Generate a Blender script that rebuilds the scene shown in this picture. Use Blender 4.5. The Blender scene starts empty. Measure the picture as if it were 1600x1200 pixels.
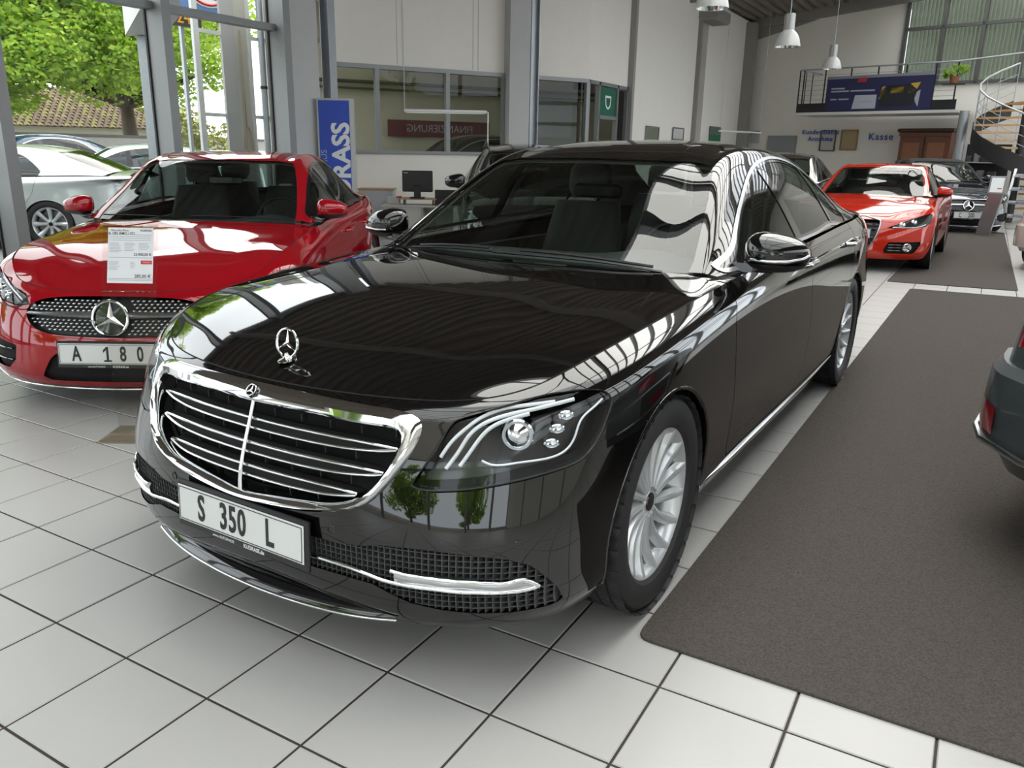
import bpy, bmesh, math, random
import numpy as np
from mathutils import Vector, Matrix
random.seed(7); np.random.seed(7)
scene = bpy.context.scene
col = scene.collection

# ---------------------------------------------------------------- camera
TILE = .34
CAM = np.array([2.958465, -1.854034, 1.415353]); FPX = 1248.756
_pi, _ro, _ya = .2827163, .0180425, .5214621
_f = np.array([-math.sin(_ya) * math.cos(_pi), math.cos(_ya) * math.cos(_pi), -math.sin(_pi)])
_r = np.array([math.cos(_ya), math.sin(_ya), 0]); _u = np.cross(_r, _f)
_r, _u = math.cos(_ro) * _r + math.sin(_ro) * _u, -math.sin(_ro) * _r + math.cos(_ro) * _u
cam_d = bpy.data.cameras.new('camera'); cam = bpy.data.objects.new('camera', cam_d); col.objects.link(cam)
cam_d.sensor_fit = 'HORIZONTAL'; cam_d.sensor_width = 36; cam_d.lens = FPX / 1600 * 36; cam_d.clip_start = .05; cam_d.clip_end = 300
Mx = Matrix.Identity(4)
for i in range(3):
    Mx[i][0] = _r[i]; Mx[i][1] = _u[i]; Mx[i][2] = -_f[i]; Mx[i][3] = CAM[i]
cam.matrix_world = Mx
scene.camera = cam
def project(P):
    d = np.asarray(P, float) - CAM; z = d @ _f
    return 800 + FPX * (d @ _r) / z, 600 - FPX * (d @ _u) / z, z

# ---------------------------------------------------------------- sky, sun, exposure
w = bpy.data.worlds.new('sky'); scene.world = w; w.use_nodes = True
nt = w.node_tree; bg = nt.nodes['Background']
tc = nt.nodes.new('ShaderNodeTexCoord'); sp = nt.nodes.new('ShaderNodeSeparateXYZ'); nt.links.new(tc.outputs['Generated'], sp.inputs[0])
rp = nt.nodes.new('ShaderNodeValToRGB'); nt.links.new(sp.outputs['Z'], rp.inputs[0])
rp.color_ramp.elements[0].position = 0; rp.color_ramp.elements[0].color = (.86, .91, 1, 1)
rp.color_ramp.elements[1].position = .6; rp.color_ramp.elements[1].color = (.97, .985, 1, 1)
nt.links.new(rp.outputs[0], bg.inputs[0]); bg.inputs[1].default_value = 1.25
sun_d = bpy.data.lights.new('sun', 'SUN'); sun_d.energy = 1.3; sun_d.angle = 1.2; sun_d.color = (1, .94, .84)
sun = bpy.data.objects.new('sun', sun_d); col.objects.link(sun)
sun.rotation_euler = Vector((.25, -.72, -.9)).to_track_quat('-Z', 'Y').to_euler()
vs = scene.view_settings; vs.view_transform = 'Standard'; vs.look = 'None'; vs.gamma = 1; vs.use_curve_mapping = False; vs.exposure = 1.56
scene.cycles.max_bounces = 10; scene.cycles.diffuse_bounces = 5; scene.cycles.glossy_bounces = 5; scene.cycles.transmission_bounces = 8; scene.cycles.transparent_max_bounces = 24
scene.cycles.caustics_reflective = False; scene.cycles.caustics_refractive = False; scene.cycles.sample_clamp_indirect = 6
# ---------------------------------------------------------------- numpy surface kit
def cspline(t, P, tq):
    """natural C2 cubic spline through P (n,...) at knots t, sampled at tq"""
    t = np.asarray(t, float); P = np.asarray(P, float); n = len(t)
    sh = P.shape[1:]; P2 = P.reshape(n, -1)
    if n == 2:
        w = ((np.asarray(tq) - t[0]) / (t[1] - t[0]))[:, None]
        return (P2[0] * (1 - w) + P2[1] * w).reshape((-1,) + sh)
    h = np.diff(t)
    A = np.zeros((n, n)); B = np.zeros_like(P2)
    A[0, 0] = A[-1, -1] = 1
    for i in range(1, n - 1):
        A[i, i - 1] = h[i - 1]; A[i, i] = 2 * (h[i - 1] + h[i]); A[i, i + 1] = h[i]
        B[i] = 6 * ((P2[i + 1] - P2[i]) / h[i] - (P2[i] - P2[i - 1]) / h[i - 1])
    Mm = np.linalg.solve(A, B)
    tq = np.asarray(tq, float)
    k = np.clip(np.searchsorted(t, tq, side='right') - 1, 0, n - 2)
    hk = h[k][:, None]; a = ((t[k + 1] - tq) / h[k])[:, None]; b = 1 - a
    r = a * P2[k] + b * P2[k + 1] + ((a ** 3 - a) * Mm[k] + (b ** 3 - b) * Mm[k + 1]) * hk ** 2 / 6
    return r.reshape((-1,) + sh)

def knots(P, axis):
    """mean chord length knots of a net along an axis"""
    d = np.linalg.norm(np.diff(P, axis=axis), axis=-1)
    d = np.sqrt(d.mean(axis=1 - axis) * d.max(axis=1 - axis)) + 1e-6
    return np.concatenate([[0], np.cumsum(d)])

def resample(k, step, mn=2):
    out = []
    for a, b in zip(k[:-1], k[1:]):
        m = max(mn, int(round((b - a) / step)))
        out += list(a + (b - a) * np.arange(m) / m)
    return np.array(out + [k[-1]])

class Surf:
    """polygon soup with a smooth normal at every vertex"""
    def __init__(s, V, N, F): s.V = V; s.N = N; s.F = F
    def copy(s): return Surf(s.V.copy(), s.N.copy(), [f for f in s.F])

def grid_surf(G, flip=False):
    nu, nv = G.shape[:2]
    du = np.gradient(G, axis=0); dv = np.gradient(G, axis=1)
    N = np.cross(du, dv); L = np.linalg.norm(N, axis=-1, keepdims=True); N = N / np.maximum(L, 1e-9)
    if flip: N = -N
    idx = np.arange(nu * nv).reshape(nu, nv)
    a = idx[:-1, :-1].ravel(); b = idx[1:, :-1].ravel(); c = idx[1:, 1:].ravel(); d = idx[:-1, 1:].ravel()
    Q = np.stack([a, b, c, d] if not flip else [a, d, c, b], 1)
    return Surf(G.reshape(-1, 3), N.reshape(-1, 3), [tuple(q) for q in Q.tolist()])

def net_surf(P, su, sv, flip=False):
    ku = knots(P, 0); kv = knots(P, 1)
    A = cspline(ku, P, resample(ku, su))
    G = cspline(kv, A.transpose(1, 0, 2), resample(kv, sv)).transpose(1, 0, 2)
    return grid_surf(G, flip)

def clip(S, s):
    """split a Surf by a scalar at its vertices: (part where s<0, part where s>=0)"""
    neg = s < 0
    res = []
    for keep in (True, False):
        V = [S.V]; N = [S.N]; nv = len(S.V); extra_v = []; extra_n = []; cut = {}
        F = []
        for f in S.F:
            m = [neg[i] == keep for i in f]
            if all(m): F.append(f); continue
            if not any(m): continue
            g = []
            for k in range(len(f)):
                i, j = f[k], f[(k + 1) % len(f)]
                if m[k]: g.append(i)
                if m[k] != m[(k + 1) % len(f)]:
                    key = (i, j) if i < j else (j, i)
                    if key not in cut:
                        w = s[key[0]] / (s[key[0]] - s[key[1]])
                        extra_v.append(S.V[key[0]] * (1 - w) + S.V[key[1]] * w)
                        n = S.N[key[0]] * (1 - w) + S.N[key[1]] * w
                        extra_n.append(n / max(np.linalg.norm(n), 1e-9))
                        cut[key] = nv + len(extra_v) - 1
                    g.append(cut[key])
            if len(g) >= 3: F.append(tuple(g))
        VV = np.concatenate([S.V, np.array(extra_v).reshape(-1, 3)]); NN = np.concatenate([S.N, np.array(extra_n).reshape(-1, 3)])
        used = np.zeros(len(VV), bool)
        for f in F: used[list(f)] = True
        mp = np.cumsum(used) - 1
        res.append(Surf(VV[used], NN[used], [tuple(int(mp[i]) for i in f) for f in F]))
    return res

def sdf(poly, X, Y):
    """signed distance to a closed polygon, negative inside"""
    poly = np.asarray(poly, float); q = np.roll(poly, -1, 0)
    best = np.full(X.shape, 1e9); ins = np.zeros(X.shape, bool)
    for (ax, ay), (bx, by) in zip(poly, q):
        ex, ey = bx - ax, by - ay
        t = np.clip(((X - ax) * ex + (Y - ay) * ey) / (ex * ex + ey * ey + 1e-12), 0, 1)
        best = np.minimum(best, np.hypot(X - ax - t * ex, Y - ay - t * ey))
        c = (ay > Y) != (by > Y)
        with np.errstate(divide='ignore', invalid='ignore'):
            ins ^= c & (X < ex * (Y - ay) / (by - ay + 1e-15) + ax)
    return np.where(ins, -best, best)

def smooth_loop(pts, n=8):
    """closed spline through points"""
    P = np.asarray(pts, float); m = len(P)
    Q = np.concatenate([P[-3:], P, P[:3]])
    d = np.linalg.norm(np.diff(Q, axis=0), axis=1) ** .75 + 1e-6
    t = np.concatenate([[0], np.cumsum(d)])
    tq = np.concatenate([t[3 + i] + (t[4 + i] - t[3 + i]) * np.arange(n) / n for i in range(m)])
    return cspline(t, Q, tq)

def smooth_path(pts, n=8):
    P = np.asarray(pts, float)
    d = np.linalg.norm(np.diff(P, axis=0), axis=1) ** .75 + 1e-6
    t = np.concatenate([[0], np.cumsum(d)])
    return cspline(t, P, resample(t, t[-1] / (n * (len(P) - 1)), n))

def smoothstep(a, b, x):
    t = np.clip((x - a) / (b - a), 0, 1); return t * t * (3 - 2 * t)

def keyed(keys, idx, vals):
    """smooth value at every station from values at key stations (monotone between keys)"""
    out = np.zeros(len(idx)); k = np.array(keys, float); v = np.array(vals, float)
    h = np.diff(k); d = np.diff(v) / h; m = np.zeros(len(v))
    for i in range(1, len(v) - 1): m[i] = 0 if d[i - 1] * d[i] <= 0 else 2 * d[i - 1] * d[i] / (d[i - 1] + d[i])
    for n, x in enumerate(idx):
        i = min(max(int(np.searchsorted(k, x, side='right') - 1), 0), len(h) - 1); t = (x - k[i]) / h[i]
        out[n] = (2*t**3-3*t**2+1)*v[i] + (t**3-2*t**2+t)*h[i]*m[i] + (-2*t**3+3*t**2)*v[i+1] + (t**3-t**2)*h[i]*m[i+1]
    return out

class CarShape:
    """lower body belt, hood, greenhouse and deck of a car from feature line tables.
    car frame: x to the car's left, y to its rear (front axle at 0), z up"""
    def __init__(s, plan, keys, lines, hood, house, deck_z=None, step=(.02, .02)):
        plan = np.array(plan, float); ns = len(plan); s.plan = plan; s.lines = lines; s.keys = keys
        # plan normals from the smoothed plan curve (mirrored at both ends)
        t = np.concatenate([[0], np.cumsum(np.linalg.norm(np.diff(plan, axis=0), axis=1))])
        tang = np.gradient(np.concatenate([plan[1:2] * [-1, 1], plan, plan[-2:-1] * [-1, 1]]), axis=0)[1:-1]
        nor = np.stack([-tang[:, 1], tang[:, 0]], 1); nor /= np.linalg.norm(nor, axis=1, keepdims=True)
        nor = np.where((nor * (plan - [0, plan[:, 1].mean()])).sum(1, keepdims=True) < 0, -nor, nor)
        nor[0] = (0, -1); nor[-1] = (0, 1)
        idx = np.arange(ns)
        P = np.zeros((ns, len(lines), 3))
        for j, (z, ins) in enumerate(lines):
            zz = keyed(keys, idx, z); ii = keyed(keys, idx, ins)
            P[:, j, :2] = plan - nor * ii[:, None]; P[:, j, 2] = zz
        P[0, :, 0] = 0; P[-1, :, 0] = 0
        s.half = P
        full = np.concatenate([P[:0:-1] * [-1, 1, 1], P])
        ku = knots(full, 0); kv = knots(full, 1)
        s.ku = ku[ns - 1:] - ku[ns - 1]
        tq = resample(ku, step[0])
        A = cspline(ku, full, tq)
        G = cspline(kv, A.transpose(1, 0, 2), resample(kv, step[1])).transpose(1, 0, 2)
        s.beltG = G
        s.belt = grid_surf(G, flip=False)
        s.edge_t = tq - ku[ns - 1]; s.edge = A[:, -1]       # top edge line, param from the front centre
        # hood rows: (edge station, centre y, centre z, crown power)
        def edge(st):
            tt = np.interp(st, np.arange(ns), s.ku)
            return np.array([np.interp(tt, s.edge_t, s.edge[:, k]) for k in range(3)])
        s.edge_at = edge
        fr = [0, .18, .38, .58, .76, .9, 1.0]
        rows = []
        st0 = hood['corner']
        r0 = [edge(st0 * f) for f in fr]; rows.append(r0)
        for st, yc, zc, pw in hood['rows']:
            E = edge(st); row = []
            for f in fr:
                c = hood.get('crease', 0) * np.exp(-((f - .8) / .13) ** 2) * min(1, max(0, (st - st0) / 1.5))
                row.append((E[0] * f, yc + (E[1] - yc) * f ** 2.2, zc + (E[2] - zc) * f ** pw + c))
            rows.append(row)
        H = np.array(rows, float); H = np.concatenate([H[:, :0:-1] * [-1, 1, 1], H], 1)
        s.hood = net_surf(H, step[0], step[1], flip=True)
        s.hoodnet = H
        # greenhouse rows: centre (y,z), rail (x,y,z), belt (x,y,z), side bulge
        rows = []
        for (yc, zc), R, B, bul in house:
            R = np.array(R, float); B = np.array(B, float); row = []
            for f in (0, .35, .65, .87): row.append((R[0] * f, yc + (R[1] - yc) * f ** 2, zc + (R[2] - zc) * f ** 2.6))
            row.append(tuple(R))
            for f in (.14, .4, .7, 1.0):
                q = R * (1 - f) + B * f; w = np.sin(np.pi * f ** .8) * bul
                row.append((q[0] + w, q[1], q[2] + w * .35))
            rows.append(row)
        Hh = np.array(rows, float); Hh = np.concatenate([Hh[:, :0:-1] * [-1, 1, 1], Hh], 1)
        s.house = net_surf(Hh, step[0], step[1], flip=True)
        # deck rows behind the rear glass: (edge station, centre y, centre z)
        if deck_z:
            rows = []
            for st, yc, zc in deck_z:
                E = edge(st); rows.append([(E[0] * f, yc + (E[1] - yc) * f ** 2.2, zc + (E[2] - zc) * f ** 2.5) for f in fr])
            st = deck_z[-1][0]; rows.append([edge(ns - 1 - (ns - 1 - st) * f * .999) for f in fr])
            D = np.array(rows, float); D = np.concatenate([D[:, :0:-1] * [-1, 1, 1], D], 1)
            s.deck = net_surf(D, step[0] * 1.6, step[1] * 1.6, flip=True)
        else: s.deck = None

def cut(S, field, gap=0.0):
    """(inside, outside) of a signed field, with a joint of the given width between"""
    a, _ = clip(S, field + gap / 2) if gap else clip(S, field)
    if gap:
        _, b = clip(S, field - gap / 2)
        return a, b
    return clip(S, field)

def offset(S, d):
    T = S.copy(); T.V = S.V + S.N * d; return T

def join(*L):
    V = []; N = []; F = []; o = 0
    for S in L:
        V.append(S.V); N.append(S.N); F += [tuple(i + o for i in f) for f in S.F]; o += len(S.V)
    return Surf(np.concatenate(V), np.concatenate(N), F)
# ---------------------------------------------------------------- feature line tables of the cars
def limousine_shape(step=(.02, .02)):
    plan = [(0, -.885), (.24, -.873), (.45, -.837), (.62, -.775), (.76, -.685), (.865, -.56), (.925, -.40), (.95, -.10), (.95, .35), (.948, .85),
            (.95, 1.5), (.952, 2.2), (.95, 2.8), (.945, 3.4), (.915, 3.85), (.83, 4.15), (.62, 4.31), (.32, 4.37), (0, 4.385)]
    keys = [0, 3, 5, 7, 10, 13, 15, 18]
    lines = [([.205, .185, .185, .20, .19, .20, .25, .27], [.08, .06, .06, .06, .06, .05, .06, .06]),
             ([.25, .235, .24, .26, .245, .26, .32, .34], [.048, .02, .01, .03, .035, .03, .02, .02]),
             ([.36, .36, .36, .36, .33, .36, .42, .44], [.038, .012, 0, .012, .022, .012, 0, 0]),
             ([.455, .47, .48, .50, .48, .50, .54, .55], [.032, .016, .006, .0, .008, 0, 0, 0]),
             ([.56, .58, .60, .63, .63, .64, .66, .66], [.045, .045, .03, .002, .0, 0, .01, .01]),
             ([.66, .67, .70, .75, .78, .80, .80, .80], [.08, .075, .055, .012, .004, .008, .03, .03]),
             ([.73, .735, .765, .83, .90, .93, .93, .95], [.105, .105, .08, .035, .012, .022, .05, .05]),
             ([.77, .772, .805, .875, .965, 1.0, 1.02, 1.06], [.125, .13, .115, .08, .04, .055, .09, .08]),
             ([.787, .79, .825, .90, .995, 1.04, 1.05, 1.09], [.14, .16, .155, .125, .075, .085, .13, .11])]
    hood = dict(corner=3.6, crease=.004, rows=[(4.6, -.60, .838, 2.6), (5.6, -.42, .884, 2.5), (6.5, -.20, .928, 2.45), (7.4, .05, .964, 2.45), (8.1, .30, .985, 2.5), (8.85, .56, .992, 2.6)])
    house = [((.55, .985), (.755, .735, .985), (.81, .75, .975), .0),
             ((.78, 1.105), (.715, .93, 1.105), (.868, .95, .993), .01),
             ((1.02, 1.24), (.665, 1.15, 1.24), (.877, 1.2, 1.003), .015),
             ((1.26, 1.372), (.61, 1.37, 1.357), (.879, 1.45, 1.014), .02),
             ((1.50, 1.445), (.585, 1.58, 1.415), (.878, 1.7, 1.022), .022),
             ((1.90, 1.487), (.575, 1.95, 1.44), (.877, 2.0, 1.03), .022),
             ((2.35, 1.487), (.57, 2.38, 1.43), (.874, 2.4, 1.038), .022),
             ((2.80, 1.45), (.575, 2.78, 1.385), (.869, 2.75, 1.045), .02),
             ((3.10, 1.385), (.59, 3.02, 1.32), (.862, 3.0, 1.05), .018),
             ((3.42, 1.27), (.64, 3.32, 1.20), (.852, 3.3, 1.055), .01),
             ((3.78, 1.12), (.72, 3.62, 1.075), (.82, 3.62, 1.055), .0)]
    deck = [(13.6, 3.75, 1.12), (14.4, 3.95, 1.115), (15.2, 4.1, 1.11), (15.9, 4.2, 1.105)]
    return CarShape(plan, keys, lines, hood, house, deck, step)

def compact_shape(step=(.02, .02)):
    plan = [(0, -.875), (.24, -.862), (.45, -.825), (.60, -.765), (.73, -.67), (.82, -.54), (.875, -.40), (.898, -.1), (.898, .35), (.896, .8),
            (.898, 1.3), (.898, 1.8), (.898, 2.2), (.892, 2.75), (.865, 3.1), (.79, 3.35), (.6, 3.5), (.3, 3.55), (0, 3.56)]
    keys = [0, 3, 5, 7, 10, 13, 15, 18]
    lines = [([.14, .14, .15, .17, .17, .17, .24, .26], [.05, .05, .05, .06, .05, .05, .06, .06]),
             ([.20, .20, .21, .24, .23, .24, .30, .32], [.005, .005, .01, .03, .03, .03, .02, .02]),
             ([.30, .30, .31, .33, .32, .34, .40, .42], [0, 0, 0, .01, .015, .01, 0, 0]),
             ([.40, .40, .42, .46, .46, .48, .52, .53], [.012, .012, .008, 0, .006, 0, 0, 0]),
             ([.48, .49, .52, .58, .60, .62, .63, .63], [.04, .035, .025, .002, 0, 0, .01, .01]),
             ([.56, .565, .60, .69, .73, .76, .76, .76], [.08, .07, .05, .01, .006, .006, .03, .03]),
             ([.61, .62, .655, .77, .84, .87, .88, .88], [.11, .105, .08, .035, .02, .025, .05, .05]),
             ([.635, .65, .695, .81, .90, .935, .96, .98], [.13, .135, .115, .08, .05, .055, .09, .08]),
             ([.645, .668, .72, .83, .925, .965, .99, 1.01], [.145, .165, .155, .12, .08, .085, .12, .11])]
    hood = dict(corner=3.6, crease=.006, rows=[(4.6, -.60, .70, 2.4), (5.6, -.42, .762, 2.6), (6.5, -.22, .815, 2.7), (7.4, .02, .862, 2.7), (8.0, .22, .898, 2.6), (8.6, .45, .93, 2.4)])
    house = [((.45, .928), (.715, .58, .93), (.765, .60, .915), 0), ((.68, 1.055), (.675, .80, 1.045), (.815, .82, .933), .01), ((.92, 1.185), (.625, 1.03, 1.175), (.825, 1.07, .942), .015),
             ((1.15, 1.30), (.575, 1.22, 1.29), (.828, 1.3, .948), .02), ((1.36, 1.358), (.55, 1.42, 1.34), (.828, 1.5, .952), .02), ((1.65, 1.385), (.54, 1.68, 1.358), (.827, 1.72, .957), .02),
             ((2.0, 1.38), (.535, 2.0, 1.345), (.824, 2.0, .962), .02), ((2.35, 1.34), (.54, 2.3, 1.29), (.82, 2.25, .967), .018), ((2.65, 1.26), (.56, 2.55, 1.2), (.812, 2.45, .97), .015),
             ((2.95, 1.14), (.61, 2.8, 1.08), (.80, 2.7, .973), .008), ((3.2, 1.03), (.68, 3.0, 1.0), (.775, 2.95, .975), 0)]
    deck = [(13.5, 3.18, 1.035), (14.3, 3.3, 1.03), (15.2, 3.4, 1.02), (15.9, 3.45, 1.015)]
    return CarShape(plan, keys, lines, hood, house, deck, step)

def coupe_shape(step=(.03, .03)):
    plan = [(0, -.88), (.24, -.865), (.45, -.82), (.62, -.75), (.75, -.65), (.84, -.53), (.895, -.40), (.92, -.1), (.915, .35), (.91, .75),
            (.912, 1.15), (.915, 1.6), (.918, 2.0), (.92, 2.47), (.89, 2.85), (.8, 3.1), (.6, 3.24), (.3, 3.29), (0, 3.3)]
    keys = [0, 3, 5, 7, 10, 13, 15, 18]
    lines = [([.17, .17, .17, .18, .17, .18, .24, .26], [.05, .05, .05, .06, .05, .05, .06, .06]),
             ([.22, .22, .23, .24, .23, .24, .30, .32], [.005, .005, .01, .03, .03, .03, .02, .02]),
             ([.31, .31, .32, .33, .32, .34, .40, .42], [0, 0, 0, .01, .02, .01, 0, 0]),
             ([.41, .41, .43, .46, .46, .48, .52, .53], [.008, .008, .006, 0, .01, 0, 0, 0]),
             ([.50, .51, .53, .58, .60, .62, .63, .63], [.025, .025, .02, .002, 0, 0, .01, .01]),
             ([.58, .585, .62, .69, .73, .76, .76, .76], [.06, .055, .045, .006, .006, .006, .03, .03]),
             ([.63, .64, .68, .77, .83, .86, .86, .86], [.10, .095, .08, .03, .02, .02, .05, .05]),
             ([.655, .672, .72, .825, .89, .91, .92, .93], [.125, .13, .115, .075, .05, .05, .09, .08]),
             ([.665, .69, .74, .845, .92, .94, .95, .96], [.14, .16, .15, .115, .08, .085, .12, .11])]
    hood = dict(corner=3.6, crease=.006, rows=[(4.6, -.60, .73, 2.4), (5.6, -.42, .785, 2.6), (6.5, -.22, .83, 2.7), (7.4, .0, .872, 2.7), (8.0, .2, .902, 2.6), (8.6, .41, .928, 2.4)])
    house = [((.42, .928), (.70, .55, .93), (.76, .57, .915), 0), ((.65, 1.05), (.67, .77, 1.04), (.80, .8, .933), .01), ((.88, 1.17), (.62, .98, 1.165), (.81, 1.02, .943), .015),
             ((1.08, 1.27), (.575, 1.16, 1.26), (.812, 1.25, .95), .02), ((1.3, 1.325), (.55, 1.36, 1.31), (.812, 1.45, .955), .02), ((1.55, 1.345), (.545, 1.58, 1.32), (.81, 1.62, .96), .02),
             ((1.85, 1.33), (.545, 1.85, 1.295), (.806, 1.8, .965), .018), ((2.2, 1.265), (.56, 2.15, 1.215), (.80, 2.05, .97), .015), ((2.6, 1.13), (.6, 2.5, 1.08), (.79, 2.35, .972), .008), ((2.95, 1.0), (.66, 2.8, .985), (.77, 2.7, .965), 0)]
    deck = [(13.6, 2.93, 1.0), (14.4, 3.05, .99), (15.2, 3.15, .98), (15.9, 3.2, .97)]
    return CarShape(plan, keys, lines, hood, house, deck, step)

def warp(SH, f):
    """bend a finished shape with a point map (scale, stretch)"""
    for k in ('belt', 'hood', 'house', 'deck'):
        S = getattr(SH, k)
        if S is not None: S.V = f(S.V)
    SH.hoodnet = f(SH.hoodnet.reshape(-1, 3)).reshape(SH.hoodnet.shape); SH.edge = f(SH.edge)
    return SH
def scaler(sx, sy, sz): return lambda V: V * np.array([sx, sy, sz])
def spoly(P, a, b): return [(p[0] * a, p[1] * b) for p in P]
# ---------------------------------------------------------------- materials
MATS = {}
def mat(name, c=(.5, .5, .5), rough=.5, metal=0, coat=0, spec=.5, var=0, vscale=20, bump=0, bscale=200, emit=0, aniso=None):
    if name in MATS: return MATS[name]
    m = bpy.data.materials.new(name); m.use_nodes = True; MATS[name] = m
    nt = m.node_tree; b = nt.nodes['Principled BSDF']
    b.inputs['Base Color'].default_value = (*c, 1); b.inputs['Roughness'].default_value = rough; b.inputs['Metallic'].default_value = metal
    b.inputs['Coat Weight'].default_value = coat; b.inputs['Coat Roughness'].default_value = .015; b.inputs['Specular IOR Level'].default_value = spec
    if var:
        t = nt.nodes.new('ShaderNodeTexCoord'); n = nt.nodes.new('ShaderNodeTexNoise'); n.inputs['Scale'].default_value = vscale; n.inputs['Detail'].default_value = 5
        nt.links.new(t.outputs['Object'], n.inputs['Vector'])
        mx = nt.nodes.new('ShaderNodeMix'); mx.data_type = 'RGBA'
        mx.inputs[6].default_value = (*[max(0, x * (1 - var)) for x in c], 1); mx.inputs[7].default_value = (*[min(1, x * (1 + var)) for x in c], 1)
        nt.links.new(n.outputs[0], mx.inputs[0]); nt.links.new(mx.outputs[2], b.inputs['Base Color'])
    if bump:
        t = nt.nodes.new('ShaderNodeTexCoord'); n = nt.nodes.new('ShaderNodeTexNoise'); n.inputs['Scale'].default_value = bscale; n.inputs['Detail'].default_value = 3
        nt.links.new(t.outputs['Object'], n.inputs['Vector'])
        bp = nt.nodes.new('ShaderNodeBump'); bp.inputs['Strength'].default_value = bump; bp.inputs['Distance'].default_value = .004
        nt.links.new(n.outputs[0], bp.inputs['Height']); nt.links.new(bp.outputs[0], b.inputs['Normal'])
    if emit:
        b.inputs['Emission Color'].default_value = (*c, 1); b.inputs['Emission Strength'].default_value = emit
    return m

def glass(name, tint=(1, 1, 1), ior=1.45, rough=0.0):
    """thin pane: see-through with Fresnel mirror"""
    if name in MATS: return MATS[name]
    m = bpy.data.materials.new(name); m.use_nodes = True; MATS[name] = m
    nt = m.node_tree; nt.nodes.remove(nt.nodes['Principled BSDF']); out = nt.nodes['Material Output']
    t = nt.nodes.new('ShaderNodeBsdfTransparent'); t.inputs[0].default_value = (*tint, 1)
    g = nt.nodes.new('ShaderNodeBsdfGlossy'); g.inputs['Roughness'].default_value = rough
    f = nt.nodes.new('ShaderNodeFresnel'); f.inputs[0].default_value = ior
    x = nt.nodes.new('ShaderNodeMixShader'); ge = nt.nodes.new('ShaderNodeNewGeometry'); mu = nt.nodes.new('ShaderNodeMath'); mu.operation = 'MULTIPLY'; iv = nt.nodes.new('ShaderNodeMath'); iv.operation = 'SUBTRACT'; iv.inputs[0].default_value = 1
    nt.links.new(ge.outputs['Backfacing'], iv.inputs[1]); nt.links.new(f.outputs[0], mu.inputs[0]); nt.links.new(iv.outputs[0], mu.inputs[1]); nt.links.new(mu.outputs[0], x.inputs[0]); nt.links.new(t.outputs[0], x.inputs[1]); nt.links.new(g.outputs[0], x.inputs[2]); nt.links.new(x.outputs[0], out.inputs[0])
    return m

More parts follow.
